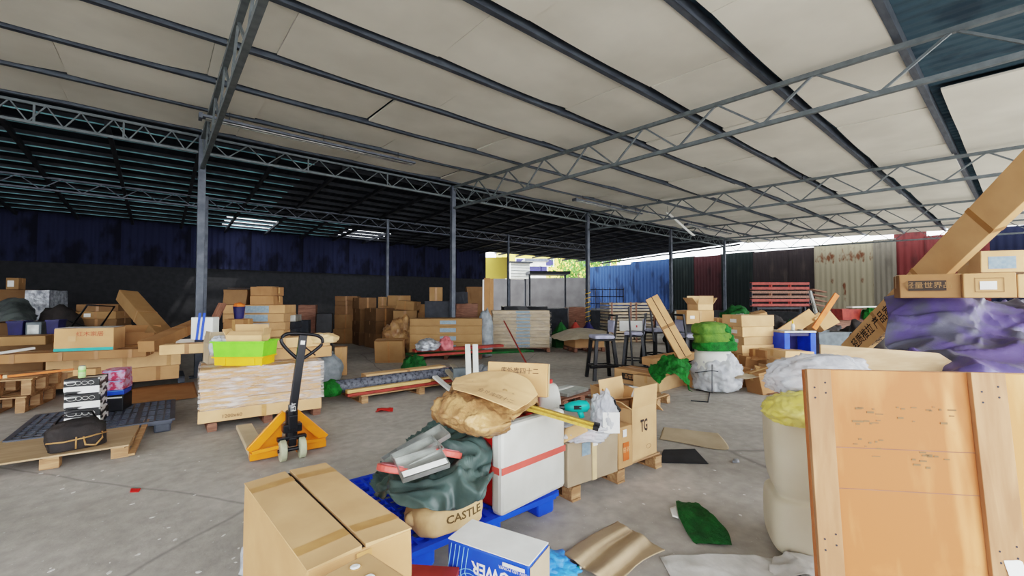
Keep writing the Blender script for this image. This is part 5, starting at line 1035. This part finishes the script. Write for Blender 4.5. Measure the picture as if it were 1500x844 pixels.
# tower at 488-523
def tower(x0, x1, Y, ang, dep, ys, labels, mats='card', stick=False, jit=3, **kw):
    q = fa(x0, x1, Y, ang, dep, b=500, z0=0, h=.1); out = []
    for k in range(len(ys)-1):
        z0 = 0 if k == 0 else P((x0+x1)/2, ys[k], Y).z; z1 = P((x0+x1)/2, ys[k+1], Y).z
        qq = (q[0]+random.uniform(-.02, .02), q[1], z0+.001, q[3]+R(random.uniform(-jit, jit)), q[4]*random.uniform(.96, 1.03), q[5], z1-z0-.003)
        out.append(carton(qq, labels[k], mats if isinstance(mats, str) else mats[k], stick=(-.25, .5, .12, .07) if stick and k % 2 else None, **kw))
    return out
tower(489, 523, 15.2, 12, .8, [503, 482, 461, 448, 441, 434], ['bottom brown carton of the leftmost back tower', 'second brown carton of the leftmost back tower', 'third brown carton of the leftmost back tower', 'fourth thin carton of the leftmost back tower', 'top thin carton of the leftmost back tower'], ['card', 'card', 'card_d', 'card_d', 'card_d'])
tower(527, 552, 14.6, 35, 1.1, [505, 488, 471, 453, 436], ['bottom dark carton in the tall back group', 'second dark carton in the tall back group', 'third dark carton in the tall back group', 'top dark carton in the tall back group'], 'card_d')
tower(551, 578, 13.6, 40, 1.0, [508, 490, 471, 452], ['bottom shaded carton nearest in the tall back group', 'middle shaded carton nearest in the tall back group', 'top shaded carton nearest in the tall back group'], 'card_d')
tower(553, 566, 15, 15, .6, [505, 448, 435], ['tall plain carton behind the shaded ones in the back group', 'small carton with torn tape on the back group'], 'card')
tower(567, 600, 15.2, 12, .7, [505, 470, 448, 433], ['bottom carton behind the bright one in the back group', 'middle carton behind the bright one in the back group', 'wide top carton of the back group'], 'card')
tower(576, 610, 13.2, 12, .8, [508, 476, 455], ['bright bottom carton at the right of the back group', 'bright upper carton at the right of the back group'], 'card_l')
q = fa(580, 606, 13.4, -12, .5, b=455, t=441, z0=P(590, 454, 13.2).z); carton(q, 'skewed carton on top of the bright one in the back group', 'card', rot=(0, R(5), q[3]))
tower(612, 632, 14.0, 15, .6, [505, 470, 458, 446], ['bottom carton of the small right tower in the back group', 'middle carton of the small right tower in the back group', 'top carton of the small right tower in the back group'], 'card')
c = P(590, 483, 12.3); o = blob('scrap_heap', (c.x-.05, c.y, 0), (.9, .8, 1.05), 'crumple', amp=.5, seed=14); tag(o, 'torn cardboard scraps heaped before the bright back cartons', 'scrap')
p = fa(549, 590, 10.6, 5, .35, b=531, z0=0, t=498); carton(p, 'brown carton tipped forward on the floor before the back group', 'card', rot=(R(9), 0, p[3]))
# long flat cartons with blue print (600-705)
p = fa(600, 706, 11.2, 4, .7, b=515, z0=0, h=.1)
yy = [508, 502, 490, 478, 467]
for k in range(4):
    z0, z1 = P(650, yy[k], 11.2).z, P(650, yy[k+1], 11.2).z
    if k == 0: z0 = .16
    q = (p[0], p[1], z0, p[3]+R(random.uniform(-.5, .5)), p[4], p[5], z1-z0-.003); o = carton(q, ['bottom long flat carton with blue print, behind the foil bundle', 'second long flat carton with blue print', 'third long flat carton with blue print', 'top long flat carton with blue print'][k], 'card', vt=False, seam=False)
    MB().box((.05, -q[5]/2-.008, q[6]/2), (.42, .002, q[6]*.5)).build('printed_band', 'ink_blue', o)
wooden_pallet((p[0], p[1], 0, p[3], p[4], .8, .15), 'pallet under the long flat cartons with blue print', 'wood_r', H=.15)
p = fa(629, 648, 12.6, 10, .4, b=440, t=421, z0=P(640, 441, 12.6).z); carton(p, 'carton with dark tape standing highest before the back wall', 'card', tape='tape_d')
carton(fa(622, 664, 12.5, 10, .7, b=505, z0=0, h=P(640, 441, 12.6).z-.004), 'dark covered load under the highest carton', 'steel_d', tape=None, name='covered_load', wob=.03)
for k, (x0, x1, t_, Y, m, l) in enumerate(((664, 684, 428, 15, 'steel_d', 'dark machine part left of the yellow signboard post'), (684, 708, 420, 16, 'card_d', 'dim brown carton left of the yellow signboard post'), (668, 700, 445, 14, 'wood_r', 'dull red covered object before the dim brown carton'))):
    carton(fa(x0, x1, Y, 12, .7, b=500, z0=0, t=t_), l, m, tape=None, wob=.05, name='covered_load')
p = fa(706, 724, 11.6, 0, .4, b=520, z0=0, t=407); t = thing('wooden_post', 'brown timber post wrapped in ragged grey film below the yellow signboard', 'post', (p[0]-.05, p[1], 0), p[3]); MB().box((0, 0, p[6]/2), (.16, .14, p[6])).build('post', 'card_d', t, bev=.01); blob('ragged_film', (-.05, -.05, 0), (.42, .4, 1.3), 'bagg', amp=.15, seed=19, parent=t, ridge=.2); MB().box((-.1, -.09, p[6]-.5), (.04, .02, .9)).build('white_strip', 'paper', t)
# green board with bundles
beam(P(598, 520, 9.6), P(775, 513, 11.0), .5, .05, 'long green board lying on the floor under the foil bundle', 'netd', name='green_board', cat='board', tapes=0)
beam(P(606, 514, 9.6), P(735, 506, 10.8), .2, .06, 'long dark red profile bundle on the green board', 'wood_red', name='metal_profile', cat='profile', tapes=2, tape='paper'); beam(P(604, 522, 9.2), P(720, 514, 10.2), .08, .05, 'second thin red profile at the front of the green board', 'wood_red', name='metal_profile', cat='profile', tapes=0)
c = P(627, 512, 9.6); o = blob('foil_bundle', (c.x, c.y, c.z-.02), (.55, .4, .24), 'foil', amp=.35, seed=5); tag(o, 'silver foil bundle on the red profiles', 'bundle'); MB().box((0, 0, .2), (.3, .02, .02)).build('strap', 'blackm', o)
c = P(653, 512, 9.9); o = blob('plastic_bag', (c.x, c.y, c.z-.02), (.36, .36, .3), 'pink', amp=.3, seed=6); tag(o, 'pinkish red plastic bag right of the foil bundle', 'bag')
c = P(607, 529, 9.2); o = blob('netting_heap', (c.x, c.y, 0), (.42, .4, .36), 'netd', amp=.5, seed=8, ridge=.3); tag(o, 'dark green netting heap left of the green board', 'netting')
# wrapped plank stacks behind (725-805)
p = fa(722, 806, 12.6, 6, .9, b=516, z0=0, h=.1); wooden_pallet((p[0], p[1], 0, p[3], p[4], .9, .13), 'pallet under the wrapped plank stack', 'wood_r')
n = 11; zt = P(765, 455, 12.6).z
o0 = None
for k in range(n):
    h = (zt-.135)/n; q = (p[0]+random.uniform(-.02, .02), p[1], .134+k*h, p[3]+R(random.uniform(-.6, .6)), p[4], .8, h-.004)
    o = carton(q, 'flat tan board pack in the film wrapped stack left of the chained column', 'card_g', tape=None, wob=.003, name='board_pack', group='board packs in the wrapped plank stack', cat='board pack'); MB().box((.05, -.403, h/2), (.42, .002, h*.7)).build('blue_band', 'ink_blue', o)
me = bpy.data.meshes.new('stretch_film'); bm = boxmesh(p[4]+.08, .9, zt-.2, .02, 9); bm.to_mesh(me); me.materials.append(M['wrapd']); f = bpy.data.objects.new('stretch_film', me); C.objects.link(f); f.location = (p[0], p[1], .15); f.rotation_euler = (0, 0, p[3]); tag(f, 'thin film around the plank stack left of the chained column', 'film')
beam(P(738, 470, 11.9), P(775, 540, 9.6), .03, .03, 'thin leaning pole in front of the wrapped plank stack', 'wood_red', name='pole', cat='pole', tapes=0)
# low cartons with tarp (818-880)
p = fa(832, 882, 12.8, -5, 1.0, b=516, z0=0, h=.1); wooden_pallet((p[0], p[1], 0, p[3]+R(20), p[4], .9, .13), 'pallet under the low cartons beside the chained column', 'wood_r')
q = (p[0], p[1], .135, p[3]+R(20), p[4]*.95, .9, .42); o = carton(q, 'low carton under the beige tarpaulin by the chained column', 'card'); 
rows = [[(806, 492, 13.3), (840, 481, 13.6), (880, 484, 13.6), (905, 492, 13.2)], [(812, 497, 12.6), (842, 488, 12.5), (880, 490, 12.5), (900, 496, 12.5)], [(826, 499, 12.2), (850, 497, 12.0), (880, 498, 12.1), (896, 500, 12.2)]]
o = patch('tarpaulin', [[P(*q) for q in r_] for r_ in rows], 'beige', 24, 16, amp=.03, ridge=.02); tag(o, 'beige tarpaulin over the low cartons by the chained column', 'tarpaulin')
for px, m, l in ((822, 'netd', 'green pointed cover behind the beige tarpaulin'), (843, 'wood_red', 'red pointed cover behind the beige tarpaulin'), (862, 'navy', 'navy pointed cover behind the beige tarpaulin')):
    c = P(px, 488, 14.2); o = MB().tube([(0, 0, 0), (0, 0, P(px, 488, 14.2).z), (0, 0, P(px, 472, 14.2).z)], [.32, .3, .03], 7).build('parasol_cover', m, loc=(c.x, c.y, 0)); tag(o, l, 'cover'); MB().tube([(0, 0, P(px, 472, 14.2).z-.02), (0, 0, P(px, 469, 14.2).z)], .02, 6).build('tip', 'blackm', o)
# slatted crates behind chairs (890-955, 440-480)
for i, (x0, x1, Y, l) in enumerate(((893, 928, 15.5, 'layered board stack behind the black chairs, left'), (929, 962, 15.8, 'layered board stack behind the black chairs, right'))):
    p = fa(x0, x1, Y, 10, .9, b=500, z0=0, t=443); t = thing('board_stack', l, 'board stack', (p[0], p[1], 0), p[3]); nn = 13
    for k in range(nn): MB().box((random.uniform(-.02, .02), 0, p[6]*(k+.5)/nn), (p[4], .9, p[6]/nn*.6)).build('board', 'beige' if k % 3 else 'kraft', t)
    for s in (-.4, .4): MB().box((s*p[4], -.44, p[6]/2), (.06, .05, p[6])).build('upright', 'wood_r', t)
t = thing('wire_rack', 'dark wire grid rack against the blue fence', 'rack', (P(888, 440, 22).x, P(888, 440, 22).y, 0), YR)
for k in range(6): MB().tube([(-.9+k*.36, 0, 0), (-.9+k*.36, 0, 2.2)], .02, 6).build('upright', 'blackm', t); MB().tube([(-.9, 0, .3+k*.36), (.9, 0, .3+k*.36)], .02, 6).build('rail', 'blackm', t)
# ================================================================== BAR CHAIRS
def chair(px, py, Y, rz, label, lying=False, back=True):
    c = G(px, py); c = P(px, py, Y); t = thing('bar_chair', label, 'chair', (c.x, c.y, 0), YR+rz)
    for sx in (-1, 1):
        for sy in (-1, 1):
            MB().bar((sx*.24, sy*.24, 0), (sx*.17, sy*.17, .76), .065, .065).build('leg', 'blackm', t, bev=.006)
    for a, b in (((-.22, -.22), (.22, -.22)), ((-.22, .22), (.22, .22)), ((-.22, -.22), (-.22, .22)), ((.22, -.22), (.22, .22))): MB().bar((a[0], a[1], .26), (b[0], b[1], .26), .03, .03).build('footrest', 'blackm', t)
    MB().box((0, 0, .775), (.4, .4, .04)).build('seat_frame', 'blackm', t, bev=.008)
    s = MB().box((0, 0, .83), (.42, .42, .08)).build('seat', 'cush', t, bev=.03)
    if back:
        for sy in (-1, 1): MB().bar((.18, sy*.19, .78), (.24, sy*.19, 1.26), .035, .035).build('back_post', 'blackm', t)
        MB().bar((.24, -.19, 1.25), (.24, .19, 1.25), .04, .04).build('top_rail', 'blackm', t); MB().box((.205, 0, 1.03), (.05, .34, .24)).build('backrest', 'cush', t, bev=.02)
    return t
chair(882, 552, 8.5, R(8), 'leftmost black bar chair with a pale grey seat'); chair(930, 545, 9.4, R(-20), 'middle black bar chair facing left beside the leaning carton')
chair(960, 535, 10.4, R(25), 'rear black bar chair partly behind the leaning carton', back=True)
t = thing('chair_frame', 'bare black metal chair frame standing between the bar chairs', 'frame', P(925, 500, 8.6)); o0 = t.location
MB().tube([P(927, 545, 8.6)-o0, P(921, 450, 8.7)-o0, P(951, 440, 8.9)-o0, P(958, 500, 8.9)-o0], .02, 8).build('hoop', 'blackm', t); MB().tube([P(905, 535, 8.5)-o0, P(965, 540, 8.9)-o0], .018, 8).build('rail', 'blackm', t); MB().tube([P(865, 538, 8.1)-o0, P(905, 536, 8.3)-o0], .03, 8).build('foot_bar', 'blackm', t)
p = fa(908, 941, 9.9, 5, .03, b=485, t=470); o = MB().box((0, 0, p[6]/2), (p[4], .02, p[6])).build('white_board', 'paper', loc=p[:3], rotz=p[3]); tag(o, 'small white board with a red mark on the chairs', 'board'); MB().box((p[4]*.25, -.012, p[6]*.45), (.03, .003, .05)).build('red_mark', 'red', o)
# ================================================================== RIGHT MIDDLE
o = beam(P(955, 438, 7.6), P(1004, 524, 7.2), .30, .22, 'long tan carton leaning diagonally beside the bar chairs', 'card', up_=(.5, -.75, .3), tapes=1)
Lb_ = o.data.vertices[-1].co.x
for s_ in (-1, 1): MB().box((Lb_/2, 0, s_*.1115), (Lb_, .012, .002)).box((Lb_/2, s_*.1515, 0), (Lb_, .002, .012)).build('seam', 'dark_in', o)
beam(P(948, 530, 7.9), P(1012, 520, 8.3), .3, .14, 'tan carton lying flat at the foot of the diagonal long carton', 'card', tapes=1)
p = fa(901, 965, 6.95, 0, .55, b=568, z0=0, t=537); p = gf((900, 559), (966, 572), .5, h=.26); o = carton(p, 'long floor carton with a dark panel of white characters', 'card', vt=False, wob=.008); MB().box((0, -p[5]/2-.014, .14), (p[4]*.62, .002, .12)).build('printed_panel', 'ink', o); ftext(o, p, '品世家居轻奢', 0, .54, .08, 'card', extra=.017)
p = gf((966, 575), (1012, 562), .5, h=.24); carton(p, 'carton under the green netting at the end of the dark printed one', 'card_l', vt=False)
p = fa(1013, 1046, 7.6, 15, .5, b=562, z0=0, t=538); carton(p, 'small carton behind the wire stand', 'card'); p = fa(1044, 1066, 8.2, 10, .5, b=560, z0=0, t=533); carton(p, 'brown carton right behind the wire stand', 'card_d')
rows = [[(952, 540, 7.3), (975, 523, 7.3), (995, 522, 7.4), (1012, 535, 7.3)], [(954, 552, 6.9), (975, 538, 6.9), (996, 536, 6.9), (1010, 552, 6.8)], [(965, 562, 6.7), (980, 550, 6.65), (998, 556, 6.6), (1012, 575, 6.6)]]
o = patch('netting', [[P(*q) for q in r_] for r_ in rows], 'net', 40, 30, amp=.05, freq=6, ridge=.07, rf=6, seed=4); tag(o, 'bright green netting draped over the floor cartons', 'netting')
# drum with green sacks
c = P(1045, 558, 7.4); t = thing('plastic_drum', 'drum shrouded in clear film under the green sacks', 'drum', (c.x, c.y, 0), YR); hD = P(1045, 513, 7.4).z
MB().tube([(0, 0, 0.02), (0, 0, hD*.3), (0, 0, hD*.9), (0, 0, hD)], [.26, .3, .3, .27], 24).build('body', 'white', t, smooth=True); blob('film_shroud', (0.05, -.03, hD*.02), (.74, .7, hD*.98), 'bagw', amp=.16, seed=3, parent=t, ridge=.15, cr=.8, sub=5)
for k, (dx, z_, s, m, l) in enumerate(((.03, 0, (.66, .5, .2), 'net', 'lowest bright green netting bundle on the shrouded drum'), (-.02, .13, (.58, .46, .2), 'olive', 'middle olive green sack on the shrouded drum'), (-.06, .28, (.52, .42, .2), 'olive', 'top olive green sack on the shrouded drum'))):
    o = blob('green_sack', (c.x+RT.x*dx, c.y+RT.y*dx, hD+z_), s, m, amp=.14, seed=20+k, yaw=YR+.1*k, sq=.6); tag(o, l, 'sack'); 
    blob('frayed_edge', (.24, -.05, .0), (.2, .3, .16), 'net', amp=.5, seed=k+3, parent=o, sub=3)
t = thing('wire_stand', 'thin wire stand on the floor in front of the shrouded drum', 'stand', G(1030, 588)); o0 = t.location
MB().tube([G(1012, 588)-o0+Vector((0, 0, .01)), G(1037, 590)-o0+Vector((0, 0, .01)), G(1040, 575)-o0+Vector((0, 0, .01)), G(1020, 572)-o0+Vector((0, 0, .01))], .009, 6).build('base', 'steel_d', t); MB().tube([P(1043, 576, 7.0)-o0, P(1043, 534, 7.0)-o0], .008, 6).build('rod', 'steel_d', t)
for a, b in ((1022, 1064), ): MB().tube([P(1018, 546, 7.0)-o0, P(1043, 543, 7.0)-o0, P(1062, 546, 7.1)-o0, P(1067, 566, 7.1)-o0], .008, 6).build('arm', 'steel_d', t)
# four carton stack etc
def st(x0, x1, Y, ang, dep, ys, labels, **kw): return tower(x0, x1, Y, ang, dep, ys, labels, stick=kw.pop('stick', not kw.get('side', False)), **kw)
st(1089, 1134, 8.2, 18, .5, [545, 518, 506, 494, 479, 462], ['lowest carton of the right hand five high stack, partly buried', 'second carton of the right hand stack with a white label', 'third carton of the right hand stack', 'fourth carton of the right hand stack with a dark print', 'top carton of the right hand stack'], mats='card_l', vt=False, side=True)
st(1040, 1066, 9.2, 10, .5, [520, 480, 466], ['brown carton behind the green sacks, lower', 'brown labelled carton behind the green sacks, upper'], mats='card_d')
q = fa(1006, 1046, 8.6, 12, .35, b=475, t=455); carton(q, 'tan carton balanced on a chair left of the green sacks', 'card', stick=(-.3, .5, .1, .06)); q = up(q, .12, L=.35, dx=.12); opencarton(q, 'small open carton on top of the balanced tan carton', 'card_l', flap=(.5, .5, .5, .5), ang=(100, 100, 130, 130))
t = chair(1010, 530, 8.8, R(190), 'dark bar chair holding the balanced tan carton')
q = fa(1110, 1130, 9.0, -18, .4, b=480, t=457); carton(q, 'small twisted carton with a label behind the right hand stack', 'card', rot=(R(6), R(-16), q[3]), stick=(0, .7, .15, .07))
carton(fa(1108, 1134, 9.3, 10, .5, b=530, z0=0, t=481), 'plain carton under the small twisted one', 'card_d')
c = P(1085, 470, 10.6); o = blob('plastic_bag', (c.x, c.y, .8), (.5, .5, .4), 'bagg', amp=.3, seed=71); tag(o, 'grey clear bag behind the right hand carton stack', 'bag'); carton((c.x, c.y, 0, YR, .8, .6, .79), 'dark box carrying the grey clear bag', 'card_d')
# leaning cartons + orange stick
beam(P(1122, 506, 8.7), P(1184, 464, 9.3), .26, .3, 'big tan carton leaning at a slant behind the blue table', 'card', up_=(-.4, -.8, .5), tapes=0)
beam(P(1160, 500, 9.4), P(1200, 466, 9.7), .24, .24, 'smaller tan carton leaning behind the big slanted one', 'card', up_=(-.4, -.8, .5), tapes=0)
beam(P(1192, 480, 9.1), P(1215, 468, 9.3), .3, .3, 'short thick carton propped beside the orange stick', 'card', up_=(-.4, -.8, .5), tapes=0)
beam(P(1192, 482, 8.6), P(1226, 431, 8.6), .11, .03, 'orange wooden stick pointing up to the right', 'wood_o', name='wooden_stick', cat='stick', tapes=0, up_=(-.5, -.8, 0))
c1_, c2_ = P(1186, 427, 15), P(1196, 465, 13); t = thing('steel_pipes', 'bundle of pale pipes leaning on the orange rack', 'pipes', c1_)
for k in range(3): MB().tube([(.06*k, 0, 0), c2_-c1_+Vector((.06*k, 0, 0))], .035, 8).build('pipe', 'silver', t, smooth=True)
# blue table with bottle
p = gf((1152, 533), (1196, 531), .42, z0=0, h=.4); p = fa(1150, 1197, 8.1, 4, .4, b=531, z0=0, t=485); x, y, z, yaw, L, D, H = p
t = thing('plastic_table', 'blue plastic step table standing among the fallen cartons', 'table', (x, y, 0), yaw)
MB().box((0, 0, H-.02), (L, D, .04)).build('top', 'silver', t, bev=.008)
for s in (-1, 1): MB().box((s*(L/2-.06), 0, (H-.04)/2), (.11, D*.95, H-.04)).build('leg_panel', 'blue', t, bev=.012)
MB().box((0, 0, H-.07), (L*.9, D*.8, .06)).build('apron', 'navy', t); MB().box((0, D*.4, H/2), (L*.9, .02, H*.9)).build('back_panel', 'navy', t)
c = P(1171, 487, 7.95); t = thing('glue_bottle', 'small white bottle with a yellow nozzle on the blue table', 'bottle', (x+.0, y, H)); MB().tube([(0, 0, 0), (0, 0, .1), (0, 0, .13)], [.032, .032, .015], 14).build('body', 'white', t, smooth=True); MB().tube([(0, 0, .13), (0, 0, .2)], [.018, .008], 10).build('nozzle', 'yellow', t)
o = MB().tube([(0, 0, 0), (0, 0, .02)], [.04, .045], 14).build('small_dish', 'chrome', loc=(x+RT.x*.14, y+RT.y*.14, H)); tag(o, 'tiny metal dish at the right on the blue table', 'dish'); 
p = fa(1200, 1246, 8.6, 5, .5, b=520, t=487); basin(p, 'dented grey metal basin right of the blue table', 'steel', taper=.8)
carton((p[0], p[1], 0, p[3], p[4]*.8, .4, p[2]-.003), 'low brown carton under the dented grey basin', 'card_d')
c = P(1262, 480, 10.5); o = blob('netting_heap', (c.x, c.y, 0), (1.4, .9, .95), 'bagbody', amp=.35, seed=52, ridge=.2); tag(o, 'dark heap of netting and scrap right of the grey basin', 'scrap'); blob('green_wisps', (-.1, -.3, .7), (.5, .3, .2), 'netd', amp=.5, seed=3, parent=o, sub=3)
# scattered cartons
sc_ = [(1075, 1100, 7.6, 10, .4, 562, 540, 'card_d', 0, 'dark brown carton nearest the drum in the fallen pile'), (1100, 1128, 7.3, -25, .35, 566, 541, 'card', 12, 'tilted carton at the front of the fallen pile'), (1118, 1146, 7.0, 20, .3, 567, 545, 'card_d', -10, 'front brown carton with a label in the fallen pile'),
       (1088, 1118, 8.0, 15, .4, 540, 524, 'card_d', 8, 'brown carton lying above the front ones in the fallen pile'), (1112, 1140, 8.1, -10, .4, 538, 522, 'card_d', -12, 'dark tipped carton with a torn label in the fallen pile'), (1122, 1152, 7.9, 18, .5, 534, 514, 'card_d', 0, 'labelled brown carton end below the blue table'),
       (1148, 1190, 7.6, 25, .5, 545, 516, 'card_l', 4, 'wide flattened tan carton before the blue table'), (1160, 1203, 7.2, 8, .5, 556, 530, 'card', 0, 'tan carton between the fallen pile and the clear bag'), (1132, 1160, 9.0, 10, .4, 520, 498, 'card', 20, 'little tan carton left of the blue table')]
for k, (x0, x1, Y, ang, dep, b_, t_, m, tl, l) in enumerate(sc_):
    p = fa(x0, x1, Y, ang, dep, b=b_, t=t_, z0=0 if b_ > 538 else None); o = carton(p, l, m, stick=(-.1, .5, .12, .06) if m == 'card_d' else None, vt=False)
    if tl: o.rotation_euler = (R(tl*.4), R(tl), p[3])
sheet('cardboard_sheet', [[(1072, 548, .3), (1110, 542, .34), (1150, 538, .36)], [(1078, 556, .28), (1118, 552, .3), (1158, 548, .3)]], 'card_g', 'torn cardboard sheet lying over the fallen brown cartons', 'cardboard', amp=.02, ridge=.02)
sheet('cardboard_sheet', [[(1105, 520, .5), (1135, 516, .52)], [(1098, 528, .45), (1145, 528, .45)]], 'card_d', 'crumpled brown flap behind the fallen cartons', 'cardboard', amp=.03, ridge=.03)
# orange rack
for k, (ya, yb, m, l) in enumerate(((414, 424, 'wood_red', 'top orange-red folded scaffold frame by the dark fence'), (426, 437, 'wood_r', 'middle dark red folded scaffold frame by the dark fence'), (438, 449, 'wood_red', 'bottom orange-red folded scaffold frame by the dark fence'))):
    a = P(1100, (ya+yb)/2, 18); b = P(1184, (ya+yb)/2, 18.6); t = thing('scaffold_frame', l, 'frame', a); d = b-a
    for dz in (-.1, .1): MB().bar((0, 0, dz), d+Vector((0, 0, dz)), .12, .11).build('rail', m, t)
    for q in range(4): MB().bar(d*(q/3)+Vector((0, 0, -.12)), d*(q/3)+Vector((0, 0, .12)), .1, .1).build('cross_piece', 'steel_d' if q in (0, 3) else m, t)
a = P(1098, 470, 18); t = thing('trestle', 'dark trestle carrying the scaffold frames', 'trestle', (P(1142, 470, 18.3).x, P(1142, 470, 18.3).y, 0), YR+R(10))
zt = P(1142, 450, 18.3).z
for sx in (-1, 1):
    for sy in (-1, 1): MB().bar((sx*1.15, sy*.3, 0), (sx*1.15, sy*.1, zt), .07, .07).build('leg', 'steel_d', t)
MB().bar((-1.25, 0, zt-.05), (1.25, 0, zt-.05), .1, .08).build('beam', 'steel_d', t)
for k in range(4): beam(P(1186, 424+k*7, 18.8), P(1206, 428+k*7, 19.2), .3, .05, ['topmost', 'second', 'third', 'lowest'][k]+' grey plank end sticking out right of the scaffold frames', 'wood_r', name='wooden_plank', cat='plank', tapes=0)
p = fa(1234, 1262, 15.0, 4, .5, b=469, t=453); basin(p, 'red plastic crate on the shelf before the cream fence sheets', 'wood_red', 'crate', 'plastic_crate')
p = fa(1226, 1290, 15.3, 4, .8, b=500, z0=0, h=p[2]-.005); carton(p, 'dark wooden bench under the red plastic crate', 'wood_r', tape=None, name='wooden_bench', cat='bench')
c = P(1276, 468, 15.0); o = blob('netting_heap', (c.x, c.y, p[2]+p[6]), (.7, .5, .4), 'net', amp=.4, seed=61, ridge=.2); tag(o, 'green netting bundle right of the red plastic crate', 'netting')
beam(P(1244, 450, 15.6), P(1292, 449, 15.6), .3, .04, 'white board lying above the red plastic crate', 'paper', name='white_board', cat='board', tapes=0)
# scrap line along fence base
for k, (px, py, Y, s, m, l) in enumerate(((1080, 455, 16, (1.2, .8, 1.25), 'netd', 'dark green netting heap under the scaffold frames, left'), (1130, 458, 15, (1.2, .8, .95), 'bagbody', 'dark scrap heap below the scaffold frames'), (1170, 458, 14, (1.0, .8, .9), 'netd', 'dark green netting heap below the scaffold frames, right'), (1000, 460, 15, (1.3, .8, 1.1), 'bagbody', 'dark scrap heap behind the diagonal long carton'), (1210, 462, 14.5, (1.0, .8, .75), 'bagbody', 'dark scrap heap behind the orange stick'))):
    c = P(px, py, Y); o = blob('scrap_heap', (c.x, c.y, 0), s, m, amp=.3, seed=80+k, ridge=.2, yaw=YR); tag(o, l, 'scrap')
c = P(997, 470, 9.3); t = thing('trophy_figures', 'cluster of small white bottles on a dark cabinet behind the diagonal carton', 'bottles', (c.x, c.y, 0), YR); MB().box((0, 0, c.z/2), (.4, .3, c.z)).build('cabinet', 'black', t, bev=.01)
t['label'] = 'dark cabinet behind the diagonal long carton'; t['category'] = 'cabinet'; t.name = 'cabinet'
for k in range(3): o = MB().tube([(0, 0, 0), (0, 0, .12), (0, 0, .2)], [.03, .03, .012], 10).build('bottle', 'white', loc=(c.x+RT.x*(k-1)*.11, c.y+RT.y*(k-1)*.11, c.z), smooth=True); tag(o, 'small white bottle on the dark cabinet behind the diagonal carton', 'bottle', 'white bottles on the dark cabinet'); MB().tube([(0, 0, .2), (0, 0, .22)], .014, 8).build('cap', 'silver', o)

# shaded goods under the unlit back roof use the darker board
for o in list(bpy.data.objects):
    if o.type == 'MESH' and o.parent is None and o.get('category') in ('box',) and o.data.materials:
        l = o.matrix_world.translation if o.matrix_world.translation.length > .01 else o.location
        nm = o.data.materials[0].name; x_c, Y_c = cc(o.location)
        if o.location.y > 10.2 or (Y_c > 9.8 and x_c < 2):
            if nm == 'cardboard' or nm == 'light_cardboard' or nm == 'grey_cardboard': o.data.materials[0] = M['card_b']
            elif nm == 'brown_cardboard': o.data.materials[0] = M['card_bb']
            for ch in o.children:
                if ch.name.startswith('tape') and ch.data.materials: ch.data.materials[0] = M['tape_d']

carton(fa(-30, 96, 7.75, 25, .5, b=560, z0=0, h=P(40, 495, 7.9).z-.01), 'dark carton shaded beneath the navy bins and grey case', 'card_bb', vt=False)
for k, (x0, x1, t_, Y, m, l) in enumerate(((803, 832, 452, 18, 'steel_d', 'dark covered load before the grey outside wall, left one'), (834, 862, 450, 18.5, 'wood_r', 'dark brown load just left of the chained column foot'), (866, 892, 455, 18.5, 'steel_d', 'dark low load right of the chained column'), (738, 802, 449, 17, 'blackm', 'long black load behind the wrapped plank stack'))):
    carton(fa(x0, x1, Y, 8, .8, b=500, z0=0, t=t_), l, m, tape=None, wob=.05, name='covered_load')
